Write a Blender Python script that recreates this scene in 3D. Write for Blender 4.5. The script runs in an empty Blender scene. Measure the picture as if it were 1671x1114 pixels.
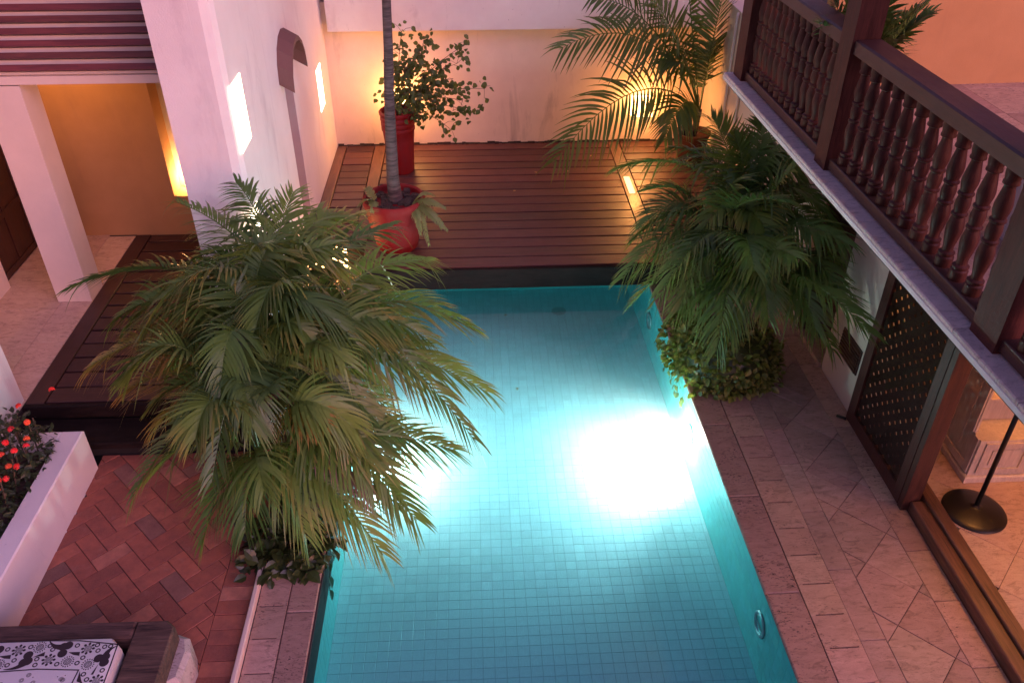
import bpy, math, random
from mathutils import Vector, Matrix, noise

random.seed(7)
R = random.random
U = random.uniform
PI = math.pi
SC = bpy.context.scene
COL = SC.collection

# ------------------------------------------------------------------ camera, sky, exposure
cam = bpy.data.cameras.new('camera')
cam.sensor_width = 36.0
cam.lens = 36.0 * 1378.0 / 1671.0
cam.clip_start = 0.05
cam.clip_end = 500
camo = bpy.data.objects.new('camera', cam)
COL.objects.link(camo)
camo.location = (0, 0, 5.8)
camo.rotation_euler = (math.radians(90 - 35.3), 0, math.radians(-2.6))
SC.camera = camo

SUN_EL, SUN_ROT = math.radians(5), math.radians(140)
w = bpy.data.worlds.new('World')
SC.world = w
w.use_nodes = True
nt = w.node_tree
nt.nodes.clear()
sky = nt.nodes.new('ShaderNodeTexSky')
sky.sky_type = 'NISHITA'
sky.sun_disc = False
sky.sun_elevation = SUN_EL
sky.sun_rotation = SUN_ROT
sky.altitude = 0
sky.air_density = 1.0
sky.dust_density = 2.0
sky.ozone_density = 1.0
tint = nt.nodes.new('ShaderNodeMix')
tint.data_type = 'RGBA'
tint.blend_type = 'MULTIPLY'
tint.inputs[0].default_value = 1.0
tint.inputs[7].default_value = (0.96, 0.60, 1.04, 1)      # camera white balance of the dusk sky
bg = nt.nodes.new('ShaderNodeBackground')
bg.inputs[1].default_value = 0.15
wo = nt.nodes.new('ShaderNodeOutputWorld')
nt.links.new(sky.outputs[0], tint.inputs[6])
nt.links.new(tint.outputs[2], bg.inputs[0])
nt.links.new(bg.outputs[0], wo.inputs[0])

sl = bpy.data.lights.new('sun', 'SUN')
sl.energy = 0.9
sl.angle = math.radians(50)
sl.color = (0.93, 0.55, 1.0)
slo = bpy.data.objects.new('sun', sl)
COL.objects.link(slo)
slo.rotation_euler = (math.radians(58), 0, math.radians(40))

SC.view_settings.view_transform = 'Standard'
SC.view_settings.look = 'None'
SC.view_settings.exposure = 0.84
SC.view_settings.gamma = 1
SC.view_settings.use_curve_mapping = False
SC.render.engine = 'CYCLES'
cy = SC.cycles
cy.use_denoising = True
try:
    cy.denoiser = 'OPENIMAGEDENOISE'
except Exception:
    pass
cy.max_bounces = 7
cy.diffuse_bounces = 4
cy.glossy_bounces = 3
cy.transmission_bounces = 4
cy.transparent_max_bounces = 12
cy.sample_clamp_indirect = 6
cy.caustics_reflective = False
cy.caustics_refractive = False

# ------------------------------------------------------------------ object helpers
class MB:
    """collects geometry for ONE mesh object"""
    def __init__(self):
        self.v = []; self.f = []; self.uv = None

    def poly(self, pts):
        n = len(self.v)
        self.v += [tuple(p) for p in pts]
        self.f.append(tuple(range(n, n + len(pts))))

    def box(self, x0, x1, y0, y1, z0, z1, c=0.0):
        return self.prism([(x0, y0), (x1, y0), (x1, y1), (x0, y1)], z0, z1, c)

    def prism(self, P, z0, z1, c=0.0, bottom=True):
        """vertical prism of a convex ccw polygon, its top edge chamfered by c"""
        n = len(P); b = len(self.v)
        if c > 0:
            Q = inset(P, c)
            if len(Q) != n:
                c = 0
        self.v += [(x, y, z0) for x, y in P]
        if c > 0:
            self.v += [(x, y, z1 - c) for x, y in P] + [(x, y, z1) for x, y in Q]
            rings = 2
        else:
            self.v += [(x, y, z1) for x, y in P]
            rings = 1
        for r in range(rings):
            for i in range(n):
                j = (i + 1) % n
                self.f.append((b + r * n + i, b + r * n + j, b + (r + 1) * n + j, b + (r + 1) * n + i))
        self.f.append(tuple(b + rings * n + i for i in range(n)))
        if bottom:
            self.f.append(tuple(b + i for i in reversed(range(n))))
        return self

    def obox(self, c, ax, ay, az):
        """box from centre and three half-axis vectors"""
        c = Vector(c); ax = Vector(ax); ay = Vector(ay); az = Vector(az)
        b = len(self.v)
        for sz in (-1, 1):
            for sx, sy in ((-1, -1), (1, -1), (1, 1), (-1, 1)):
                self.v.append(tuple(c + ax * sx + ay * sy + az * sz))
        for q in ((3, 2, 1, 0), (4, 5, 6, 7), (0, 1, 5, 4), (1, 2, 6, 5), (2, 3, 7, 6), (3, 0, 4, 7)):
            self.f.append(tuple(b + i for i in q))
        return self

    def tube(self, pts, rad, n=8, cap=True):
        pts = [Vector(p) for p in pts]
        if not hasattr(rad, '__len__'):
            rad = [rad] * len(pts)
        b = len(self.v)
        a = None
        for k, p in enumerate(pts):
            t = (pts[min(k + 1, len(pts) - 1)] - pts[max(k - 1, 0)]).normalized()
            if a is None:
                a = t.cross(Vector((0.3, 0.7, 0.2))).normalized()
            a = (a - t * a.dot(t)).normalized()
            c = t.cross(a)
            for i in range(n):
                q = 2 * PI * i / n
                self.v.append(tuple(p + (a * math.cos(q) + c * math.sin(q)) * rad[k]))
        for k in range(len(pts) - 1):
            for i in range(n):
                j = (i + 1) % n
                self.f.append((b + k * n + i, b + k * n + j, b + (k + 1) * n + j, b + (k + 1) * n + i))
        if cap:
            self.f.append(tuple(b + i for i in reversed(range(n))))
            self.f.append(tuple(b + (len(pts) - 1) * n + i for i in range(n)))
        return self

    def lathe(self, prof, n=24, at=(0, 0, 0), cap=True):
        b = len(self.v)
        for r, z in prof:
            for i in range(n):
                q = 2 * PI * i / n
                self.v.append((at[0] + r * math.cos(q), at[1] + r * math.sin(q), at[2] + z))
        for k in range(len(prof) - 1):
            for i in range(n):
                j = (i + 1) % n
                self.f.append((b + k * n + i, b + k * n + j, b + (k + 1) * n + j, b + (k + 1) * n + i))
        if cap:
            self.f.append(tuple(b + i for i in reversed(range(n))))
            self.f.append(tuple(b + (len(prof) - 1) * n + i for i in range(n)))
        return self

    def mesh(self, name, m, smooth=False):
        me = bpy.data.meshes.new(name)
        me.from_pydata(self.v, [], self.f)
        if self.uv:
            l = me.uv_layers.new(name='UVMap')
            vi = [0] * len(me.loops)
            me.loops.foreach_get('vertex_index', vi)
            flat = []
            for i in vi:
                flat += self.uv[i]
            l.data.foreach_set('uv', flat)
        if smooth:
            me.polygons.foreach_set('use_smooth', [True] * len(me.polygons))
        me.materials.append(m)
        me.validate()
        me.update()
        return me

    def build(self, name, m, parent=None, smooth=False, loc=None, kind=None, sharp=None):
        me = self.mesh(name, m, smooth)
        if smooth and sharp:
            try:
                me.set_sharp_from_angle(angle=math.radians(sharp))
            except Exception:
                pass
        return place(name, me, parent, loc, kind=kind)


def inset(P, d):
    n = len(P); out = []
    for i in range(n):
        p0, p1, p2 = Vector(P[i - 1]), Vector(P[i]), Vector(P[(i + 1) % n])
        a, b = p1 - p0, p2 - p1
        if a.length < 2.2 * d or b.length < 2.2 * d:
            return []
        a.normalize(); b.normalize()
        na, nb = Vector((-a.y, a.x)), Vector((-b.y, b.x))
        k = 1 + na.dot(nb)
        if k < 0.15:
            return []
        out.append(tuple(p1 + (na + nb) * (d / k)))
    return out


def clip(P, nx, ny, c):
    """keep the part of polygon P where nx*x+ny*y<=c"""
    out = []
    for i in range(len(P)):
        a, b = P[i], P[(i + 1) % len(P)]
        da, db = nx * a[0] + ny * a[1] - c, nx * b[0] + ny * b[1] - c
        if da <= 0:
            out.append(a)
        if da * db < 0:
            t = da / (da - db)
            out.append((a[0] + (b[0] - a[0]) * t, a[1] + (b[1] - a[1]) * t))
    return out


def area(P):
    return 0.5 * abs(sum(P[i - 1][0] * P[i][1] - P[i][0] * P[i - 1][1] for i in range(len(P))))


def place(name, me, parent=None, loc=None, rot=None, kind=None, mw=None):
    o = bpy.data.objects.new(name, me)
    COL.objects.link(o)
    if parent is not None:
        o.parent = parent
    if mw is not None:
        o.matrix_local = mw
    if loc is not None:
        o.location = loc
    if rot is not None:
        o.rotation_euler = rot
    if kind:
        o['kind'] = kind
    return o


def tag(o, label, cat, group=None):
    o['label'] = label
    o['category'] = cat
    if group:
        o['group'] = group
    return o


def thing(name, label, cat, loc=(0, 0, 0), rz=0, group=None):
    o = bpy.data.objects.new(name, None)
    COL.objects.link(o)
    o.empty_display_size = 0.1
    o.location = loc
    o.rotation_euler = (0, 0, rz)
    return tag(o, label, cat, group)


def setting(name, loc=(0, 0, 0), rz=0):
    o = bpy.data.objects.new(name, None)
    COL.objects.link(o)
    o.location = loc
    o.rotation_euler = (0, 0, rz)
    o['kind'] = 'structure'
    return o


def piece(name, P, z0, z1, c, m, parent, jit=0.0, tilt=0.0, label=None):
    """one slab, brick or board with its own origin"""
    cx = sum(p[0] for p in P) / len(P); cyy = sum(p[1] for p in P) / len(P)
    Q = [(p[0] - cx, p[1] - cyy) for p in P]
    mb = MB(); mb.prism(Q, z0 - z1, 0, c)
    o = mb.build(name, m, parent, loc=(cx, cyy, z1 + U(-jit, jit)))
    if tilt:
        o.rotation_euler = (U(-tilt, tilt), U(-tilt, tilt), 0)
    if label:
        o['label'] = label
    return o


def rect(x0, x1, y0, y1):
    return [(x0, y0), (x1, y0), (x1, y1), (x0, y1)]

# ------------------------------------------------------------------ materials
class NT:
    def __init__(self, name):
        self.m = bpy.data.materials.new(name)
        self.m.use_nodes = True
        self.t = self.m.node_tree
        self.t.nodes.clear()
        self.out = self.t.nodes.new('ShaderNodeOutputMaterial')

    def n(self, typ, **kw):
        x = self.t.nodes.new('ShaderNode' + typ)
        for k, v in kw.items():
            setattr(x, k, v)
        return x

    def l(self, a, b):
        self.t.links.new(a, b)

    def coords(self, scale=(1, 1, 1), kind='Object', rnd=True):
        tc = self.n('TexCoord')
        mp = self.n('Mapping')
        mp.inputs['Scale'].default_value = scale
        src = tc.outputs[kind]
        if rnd:
            oi = self.n('ObjectInfo')
            ml = self.n('Math', operation='MULTIPLY'); ml.inputs[1].default_value = 37.0
            self.l(oi.outputs['Random'], ml.inputs[0])
            va = self.n('VectorMath', operation='ADD')
            self.l(src, va.inputs[0]); self.l(ml.outputs[0], va.inputs[1])
            src = va.outputs[0]
        self.l(src, mp.inputs[0])
        return mp.outputs[0]

    def noise(self, vec, scale, detail=6, rough=0.6, dist=0.0):
        x = self.n('TexNoise')
        x.inputs['Scale'].default_value = scale
        x.inputs['Detail'].default_value = detail
        x.inputs['Roughness'].default_value = rough
        x.inputs['Distortion'].default_value = dist
        self.l(vec, x.inputs['Vector'])
        return x.outputs['Fac']

    def ramp(self, fac, stops):
        x = self.n('ValToRGB')
        e = x.color_ramp.elements
        while len(e) < len(stops):
            e.new(0.5)
        for i, (p, c) in enumerate(stops):
            e[i].position = p
            e[i].color = (*c, 1) if len(c) == 3 else c
        self.l(fac, x.inputs[0])
        return x.outputs[0]

    def mix(self, fac, a, b, blend='MIX'):
        x = self.n('Mix', data_type='RGBA', blend_type=blend)
        if isinstance(fac, (int, float)):
            x.inputs[0].default_value = fac
        else:
            self.l(fac, x.inputs[0])
        for i, c in ((6, a), (7, b)):
            if isinstance(c, tuple):
                x.inputs[i].default_value = (*c[:3], 1)
            else:
                self.l(c, x.inputs[i])
        return x.outputs[2]

    def math(self, op, a, b=None):
        x = self.n('Math', operation=op)
        for i, c in enumerate((a, b)):
            if c is None:
                continue
            if isinstance(c, (int, float)):
                x.inputs[i].default_value = c
            else:
                self.l(c, x.inputs[i])
        return x.outputs[0]

    def maprange(self, v, a, b, c, d):
        x = self.n('MapRange')
        self.l(v, x.inputs[0])
        for i, q in enumerate((a, b, c, d)):
            x.inputs[i + 1].default_value = q
        return x.outputs[0]

    def vary(self, col, amt, hue=0.0, island=False):
        h = self.n('HueSaturation')
        if island:
            r = self.n('NewGeometry').outputs['Random Per Island']
        else:
            r = self.n('ObjectInfo').outputs['Random']
        self.l(self.maprange(r, 0, 1, 1 - amt, 1 + amt), h.inputs['Value'])
        if hue:
            r2 = self.math('FRACT', self.math('MULTIPLY', r, 7.31))
            self.l(self.maprange(r2, 0, 1, 0.5 - hue, 0.5 + hue), h.inputs['Hue'])
        self.l(col, h.inputs['Color'])
        return h.outputs[0]

    def bump(self, h, strength, dist=0.01, normal=None):
        b = self.n('Bump')
        b.inputs['Strength'].default_value = strength
        b.inputs['Distance'].default_value = dist
        self.l(h, b.inputs['Height'])
        if normal is not None:
            self.l(normal, b.inputs['Normal'])
        return b.outputs[0]

    def pbr(self, col, rough=0.6, normal=None, spec=0.5, metal=0.0):
        p = self.n('BsdfPrincipled')
        if isinstance(col, tuple):
            p.inputs['Base Color'].default_value = (*col[:3], 1)
        else:
            self.l(col, p.inputs['Base Color'])
        if isinstance(rough, (int, float)):
            p.inputs['Roughness'].default_value = rough
        else:
            self.l(rough, p.inputs['Roughness'])
        p.inputs['Specular IOR Level'].default_value = spec
        p.inputs['Metallic'].default_value = metal
        if normal is not None:
            self.l(normal, p.inputs['Normal'])
        return p

    def done(self, sh):
        self.l(sh.outputs[0] if hasattr(sh, 'outputs') else sh, self.out.inputs[0])
        return self.m


def plaster(name, c1, c2, stain=(0.25, 0.2, 0.2), amount=0.35, bump=0.25):
    k = NT(name)
    v = k.coords(rnd=False)
    vs = k.coords((1, 1, 0.22), rnd=False)
    a = k.noise(v, 1.3, 8, 0.62)
    col = k.mix(k.ramp(a, [(0.3, (0, 0, 0)), (0.7, (1, 1, 1))]), c1, c2)
    s = k.noise(vs, 2.6, 9, 0.68, 0.4)
    sf = k.ramp(s, [(0.56, (0, 0, 0)), (0.74, (amount,) * 3)])
    col = k.mix(sf, col, stain)
    sp = k.noise(v, 26, 3, 0.6)
    spf = k.ramp(sp, [(0.70, (0, 0, 0)), (0.76, (amount * 1.2,) * 3)])
    col = k.mix(spf, col, stain)
    h = k.math('ADD', k.math('MULTIPLY', k.noise(v, 2.2, 4), 2.2), k.noise(v, 60, 6, 0.7))
    return k.done(k.pbr(col, 0.85, k.bump(h, bump, 0.012), 0.25))


def wood(name, c1, c2, rough=(0.35, 0.6), grain=(1.2, 14, 14), bump=0.25, var=0.25, spec=0.5, axis=0):
    k = NT(name)
    g = [grain[1]] * 3; g[axis] = grain[0]
    v = k.coords(tuple(g))
    a = k.noise(v, 2.2, 9, 0.65, 0.6)
    f = k.noise(v, 9, 5, 0.7)
    mixf = k.ramp(k.math('ADD', k.math('MULTIPLY', a, 0.7), k.math('MULTIPLY', f, 0.3)), [(0.36, (0, 0, 0)), (0.66, (1, 1, 1))])
    col = k.vary(k.mix(mixf, c1, c2), var, 0.008)
    big = k.noise(k.coords(), 3.0, 5)
    r = k.maprange(k.math('ADD', k.math('MULTIPLY', a, 0.5), k.math('MULTIPLY', big, 0.5)), 0.35, 0.65, rough[0], rough[1])
    return k.done(k.pbr(col, r, k.bump(k.math('ADD', a, k.math('MULTIPLY', f, 0.6)), bump, 0.006), spec))


def travertine(name, c1, c2, pit, pits=0.5, var=0.18, rough=0.6):
    k = NT(name)
    v = k.coords()
    vb = k.coords((1.0, 2.6, 1.0))
    a = k.noise(vb, 4.5, 9, 0.66, 0.8)
    col = k.mix(k.ramp(a, [(0.32, (0, 0, 0)), (0.68, (1, 1, 1))]), c1, c2)
    bl = k.noise(vb, 7, 8, 0.7, 1.2)
    col = k.mix(k.ramp(bl, [(0.52, (0, 0, 0)), (0.66, (0.85,) * 3)]), col, tuple(x * 0.55 for x in c1))
    p = k.noise(vb, 30, 3, 0.6, 0.3)
    pm = k.noise(v, 3.0, 3)
    pf = k.math('MULTIPLY', k.ramp(p, [(0.58, (0, 0, 0)), (0.63, (1, 1, 1))]), k.ramp(pm, [(0.42, (0, 0, 0)), (0.62, (pits,) * 3)]))
    fine = k.noise(v, 120, 3, 0.7)
    col = k.mix(k.maprange(fine, 0.3, 0.7, 0.0, 0.35), col, tuple(x * 0.6 for x in c1))
    col = k.mix(pf, k.vary(col, var, 0.012), pit)
    h = k.math('SUBTRACT', k.math('MULTIPLY', fine, 0.3), pf)
    return k.done(k.pbr(col, rough, k.bump(h, 0.5, 0.004), 0.4))


M = {}
M['white'] = plaster('white_plaster', (0.80, 0.75, 0.72), (0.72, 0.67, 0.64), (0.42, 0.36, 0.38), 0.45)
M['oldwhite'] = plaster('weathered_white_plaster', (0.80, 0.74, 0.68), (0.70, 0.63, 0.58), (0.22, 0.17, 0.17), 0.55, 0.35)
M['peach'] = plaster('weathered_peach_plaster', (0.80, 0.66, 0.54), (0.70, 0.56, 0.45), (0.22, 0.16, 0.14), 0.5, 0.35)
M['shadeplaster'] = plaster('recess_shade_plaster', (0.40, 0.31, 0.32), (0.32, 0.25, 0.26), (0.2, 0.15, 0.16), 0.4)  # wall plaster darkened, the shade under the hood put into its colour
M['cream'] = plaster('cream_plaster', (0.72, 0.60, 0.50), (0.62, 0.52, 0.43), (0.35, 0.28, 0.24), 0.25, 0.15)
M['ochre'] = plaster('ochre_plaster', (0.50, 0.285, 0.13), (0.42, 0.23, 0.10), (0.26, 0.15, 0.1), 0.25, 0.15)
M['deck'] = wood('deck_wood', (0.045, 0.016, 0.014), (0.130, 0.048, 0.039), (0.32, 0.55), (1.0, 13, 13), 0.5, 0.34, 0.5)
M['olddeck'] = wood('dark_deck_wood', (0.024, 0.0085, 0.009), (0.062, 0.024, 0.023), (0.36, 0.6), (1.0, 13, 13), 0.35, 0.2, 0.45)  # left deck boards, darker wood than the far deck
M['darkdecky'] = wood('dark_deck_wood_along', (0.024, 0.0085, 0.009), (0.062, 0.024, 0.023), (0.36, 0.6), (1.0, 13, 13), 0.35, 0.2, 0.45, axis=1)
M['decky'] = wood('deck_wood_along', (0.060, 0.024, 0.018), (0.17, 0.075, 0.052), (0.30, 0.52), (1.0, 13, 13), 0.35, 0.22, 0.5, axis=1)
M['darkwood'] = wood('black_wood', (0.008, 0.0055, 0.0055), (0.026, 0.016, 0.015), (0.6, 0.85), (1.5, 9, 9), 0.8, 0.15, 0.12)
M['balwood'] = wood('balustrade_wood', (0.042, 0.013, 0.011), (0.098, 0.033, 0.025), (0.42, 0.62), (1.6, 14, 14), 0.3, 0.2, 0.2, axis=2)
M['balwoody'] = wood('handrail_wood', (0.042, 0.014, 0.014), (0.095, 0.036, 0.030), (0.40, 0.6), (1.0, 14, 14), 0.25, 0.1, 0.5, axis=1)
M['doorwood'] = wood('door_wood', (0.030, 0.010, 0.008), (0.085, 0.030, 0.022), (0.35, 0.55), (1.5, 12, 12), 0.3, 0.15, 0.5, axis=2)
M['sillwood'] = wood('threshold_wood', (0.05, 0.022, 0.014), (0.17, 0.08, 0.05), (0.32, 0.5), (0.8, 14, 14), 0.35, 0.2, 0.5, axis=1)
M['slatwood'] = wood('roof_slat_wood', (0.085, 0.018, 0.018), (0.19, 0.048, 0.040), (0.4, 0.6), (0.8, 10, 10), 0.35, 0.2)
M['lattice'] = wood('lattice_wood', (0.026, 0.010, 0.008), (0.060, 0.024, 0.018), (0.5, 0.7), (1.5, 12, 12), 0.3, 0.15, 0.2, axis=2)
M['limed'] = wood('limed_wood', (0.50, 0.40, 0.33), (0.70, 0.58, 0.50), (0.5, 0.7), (2.0, 14, 14), 0.2, 0.06, 0.4, axis=2)
M['bench'] = wood('bench_timber', (0.020, 0.011, 0.010), (0.17, 0.10, 0.075), (0.5, 0.75), (0.9, 10, 10), 0.9, 0.1, 0.35)
M['trav'] = travertine('travertine', (0.42, 0.27, 0.205), (0.56, 0.37, 0.285), (0.07, 0.045, 0.04), 0.8)
M['travpit'] = travertine('pitted_travertine', (0.33, 0.20, 0.155), (0.46, 0.29, 0.235), (0.05, 0.03, 0.03), 1.0, 0.12)
M['travsmooth'] = travertine('honed_travertine', (0.33, 0.215, 0.18), (0.47, 0.315, 0.27), (0.10, 0.07, 0.06), 0.4, 0.22, 0.5)
M['travwarm'] = travertine('warm_travertine', (0.50, 0.34, 0.25), (0.62, 0.45, 0.34), (0.20, 0.10, 0.07), 0.5, 0.08)
M['palestone'] = travertine('pale_ledge_stone', (0.64, 0.51, 0.48), (0.78, 0.65, 0.61), (0.20, 0.15, 0.14), 0.5, 0.1, 0.7)
M['rock'] = travertine('coral_stone', (0.42, 0.36, 0.32), (0.58, 0.50, 0.46), (0.06, 0.045, 0.04), 1.0, 0.1, 0.85)


def brick_mat():
    k = NT('terracotta_brick')
    v = k.coords()
    oi = k.n('ObjectInfo')
    base = k.ramp(oi.outputs['Random'], [(0.0, (0.26, 0.075, 0.048)), (0.35, (0.36, 0.100, 0.058)), (0.7, (0.45, 0.140, 0.080)), (0.9, (0.54, 0.22, 0.14)), (0.97, (0.19, 0.095, 0.075))])
    a = k.noise(v, 9, 7, 0.65)
    col = k.mix(k.ramp(a, [(0.35, (0, 0, 0)), (0.7, (0.6,) * 3)]), base, (0.13, 0.052, 0.045))
    b = k.noise(v, 5, 6, 0.7)
    col = k.mix(k.ramp(b, [(0.58, (0, 0, 0)), (0.75, (0.35,) * 3)]), col, (0.46, 0.27, 0.22))
    f = k.noise(v, 90, 3, 0.7)
    col = k.mix(k.maprange(f, 0.35, 0.75, 0.0, 0.3), col, (0.40, 0.2, 0.15))
    return k.done(k.pbr(col, k.maprange(a, 0.3, 0.7, 0.5, 0.75), k.bump(k.math('ADD', f, a), 0.35, 0.004), 0.4))


M['brick'] = brick_mat()


def tile_mat(name, c, rough=0.25):
    k = NT(name)
    v = k.coords(rnd=False)
    a = k.noise(v, 1.6, 5)
    col = k.mix(k.ramp(a, [(0.35, (0, 0, 0)), (0.7, (1, 1, 1))]), c, tuple(min(1, x * 1.12 + 0.01) for x in c))
    col = k.vary(col, 0.06, 0.006, island=True)
    return k.done(k.pbr(col, rough, None, 0.4))


M['tile'] = tile_mat('pool_floor_tile', (0.62, 0.84, 0.89))
M['walltile'] = tile_mat('pool_wall_tile', (0.16, 0.72, 0.67))
k = NT('pool_grout'); M['grout'] = k.done(k.pbr((0.32, 0.48, 0.52), 0.8))
k = NT('joint_mortar')
M['mortar'] = k.done(k.pbr(k.mix(k.noise(k.coords(rnd=False), 30, 5), (0.025, 0.016, 0.015), (0.06, 0.042, 0.038)), 0.9))
k = NT('dark_void'); M['void'] = k.done(k.pbr((0.012, 0.009, 0.008), 0.9))
k = NT('soil')
v = k.coords(rnd=False); a = k.noise(v, 35, 7, 0.7)
M['soil'] = k.done(k.pbr(k.mix(k.ramp(a, [(0.35, (0, 0, 0)), (0.7, (1, 1, 1))]), (0.025, 0.016, 0.012), (0.12, 0.075, 0.06)), 0.95, k.bump(a, 1.0, 0.03)))


def pot_mat(name, c):
    k = NT(name)
    v = k.coords(rnd=False)
    a = k.noise(k.coords((1, 1, 0.35), rnd=False), 5, 7, 0.65)
    col = k.mix(k.ramp(a, [(0.4, (0, 0, 0)), (0.75, (0.5,) * 3)]), c, tuple(x * 0.5 + 0.04 for x in c))
    f = k.noise(v, 70, 4)
    col = k.mix(k.ramp(f, [(0.66, (0, 0, 0)), (0.72, (0.4,) * 3)]), col, (0.4, 0.2, 0.16))
    return k.done(k.pbr(col, k.maprange(a, 0.3, 0.7, 0.5, 0.7), k.bump(f, 0.2, 0.004), 0.22))


M['potbrown'] = pot_mat('brown_glazed_pot', (0.10, 0.035, 0.02))
M['pot'] = pot_mat('red_glazed_pot', (0.22, 0.008, 0.010))


def water_mat():
    k = NT('pool_water')
    v = k.coords(rnd=False)
    h = k.noise(v, 1.6, 3, 0.5, 0.4)
    h2 = k.noise(v, 9, 2, 0.5)
    b = k.bump(k.math('ADD', h, k.math('MULTIPLY', h2, 0.06)), 0.11, 0.02)
    fr = k.n('Fresnel'); fr.inputs[0].default_value = 1.33
    k.l(b, fr.inputs['Normal'])
    tr = k.n('BsdfTransparent'); tr.inputs[0].default_value = (1, 1, 1, 1)
    gl = k.n('BsdfGlossy'); gl.inputs['Roughness'].default_value = 0.015
    k.l(b, gl.inputs['Normal'])
    mx = k.n('MixShader')
    k.l(fr.outputs[0], mx.inputs[0]); k.l(tr.outputs[0], mx.inputs[1]); k.l(gl.outputs[0], mx.inputs[2])
    vs = k.n('VolumeScatter'); vs.inputs['Color'].default_value = (0.62, 0.97, 0.98, 1); vs.inputs['Density'].default_value = 0.22
    va = k.n('VolumeAbsorption'); va.inputs['Color'].default_value = (0.06, 0.84, 0.95, 1); va.inputs['Density'].default_value = 0.46
    ad = k.n('AddShader'); k.l(vs.outputs[0], ad.inputs[0]); k.l(va.outputs[0], ad.inputs[1])
    k.l(ad.outputs[0], k.out.inputs['Volume'])
    return k.done(mx)


M['water'] = water_mat()


def glass_mat():
    k = NT('door_glass')
    fr = k.n('Fresnel'); fr.inputs[0].default_value = 1.5
    tr = k.n('BsdfTransparent'); tr.inputs[0].default_value = (0.8, 0.8, 0.8, 1)
    gl = k.n('BsdfGlossy'); gl.inputs['Roughness'].default_value = 0.02
    mx = k.n('MixShader')
    k.l(fr.outputs[0], mx.inputs[0]); k.l(tr.outputs[0], mx.inputs[1]); k.l(gl.outputs[0], mx.inputs[2])
    return k.done(mx)


M['glass'] = glass_mat()


def glow(name, c, s):
    k = NT(name)
    e = k.n('Emission'); e.inputs[0].default_value = (*c, 1); e.inputs[1].default_value = s
    return k.done(e)


WARM = (1.0, 0.37, 0.09)
M['glow'] = glow('lamp_shade_glow', (1.0, 0.50, 0.16), 12)
M['strip'] = glow('board_glare_glow', (1.0, 0.50, 0.18), 2.2)  # glow that imitates glare on a deck board
M['slit'] = glow('lit_window_glow', (1.0, 0.80, 0.55), 4.0)
M['poolglow'] = glow('pool_lamp_glow', (1.0, 0.95, 0.88), 90)
k = NT('black_metal'); M['metal'] = k.done(k.pbr((0.008, 0.007, 0.007), 0.36, k.bump(k.noise(k.coords(), 40, 4), 0.08, 0.003), 0.5))
k = NT('brushed_steel'); M['steel'] = k.done(k.pbr((0.45, 0.5, 0.5), 0.3, None, 0.5, 0.9))
k = NT('white_cloth')
v = k.coords(rnd=False)
M['cloth'] = k.done(k.pbr(k.mix(k.noise(v, 8, 5), (0.80, 0.77, 0.76), (0.72, 0.69, 0.68)), 0.85, k.bump(k.math('ADD', k.noise(v, 220, 2), k.math('MULTIPLY', k.noise(v, 5, 3), 2.0)), 0.25, 0.006), 0.2))
k = NT('dark_print'); M['print'] = k.done(k.pbr((0.028, 0.018, 0.022), 0.8))
k = NT('teracotta_roof_tile')
M['hood'] = k.done(k.pbr(k.mix(k.noise(k.coords((30, 30, 2), rnd=False), 4, 5), (0.20, 0.095, 0.08), (0.12, 0.062, 0.055)), 0.8, k.bump(k.noise(k.coords((40, 40, 2), rnd=False), 3, 4), 0.6, 0.01)))
k = NT('bark')
v = k.coords((3, 3, 26), rnd=False); a = k.noise(v, 1.6, 5, 0.6)
M['bark'] = k.done(k.pbr(k.mix(k.ramp(a, [(0.35, (0, 0, 0)), (0.65, (1, 1, 1))]), (0.035, 0.025, 0.026), (0.125, 0.09, 0.09)), 0.85, k.bump(a, 0.8, 0.012)))


def leaf_mat(name, c1, c2, ctip, tipstart=0.55, transl=0.22, rough=0.42):
    """uv.x runs along the leaflet, uv.y along the frond"""
    k = NT(name)
    oi = k.n('ObjectInfo')
    uv = k.n('UVMap')
    sx = k.n('SeparateXYZ'); k.l(uv.outputs[0], sx.inputs[0])
    v = k.coords()
    n1 = k.noise(v, 4.0, 4)
    mixf = k.math('ADD', k.math('MULTIPLY', oi.outputs['Random'], 0.7), k.math('MULTIPLY', n1, 0.4))
    col = k.mix(mixf, c1, c2)
    tip = k.math('ADD', sx.outputs[0], k.math('MULTIPLY', k.math('SUBTRACT', k.noise(v, 7, 3), 0.5), 0.9))
    tf = k.maprange(k.math('ADD', tip, k.math('MULTIPLY', k.math('FRACT', k.math('MULTIPLY', oi.outputs['Random'], 5.7)), 0.5)), tipstart + 0.25, tipstart + 0.95, 0, 0.85)
    col = k.mix(tf, col, ctip)
    p = k.pbr(col, rough, None, 0.45)
    tl = k.n('BsdfTranslucent'); k.l(k.mix(0.5, col, (0.26, 0.32, 0.04)), tl.inputs[0])
    mx = k.n('MixShader'); mx.inputs[0].default_value = transl
    k.l(p.outputs[0], mx.inputs[1]); k.l(tl.outputs[0], mx.inputs[2])
    return k.done(mx)


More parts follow.
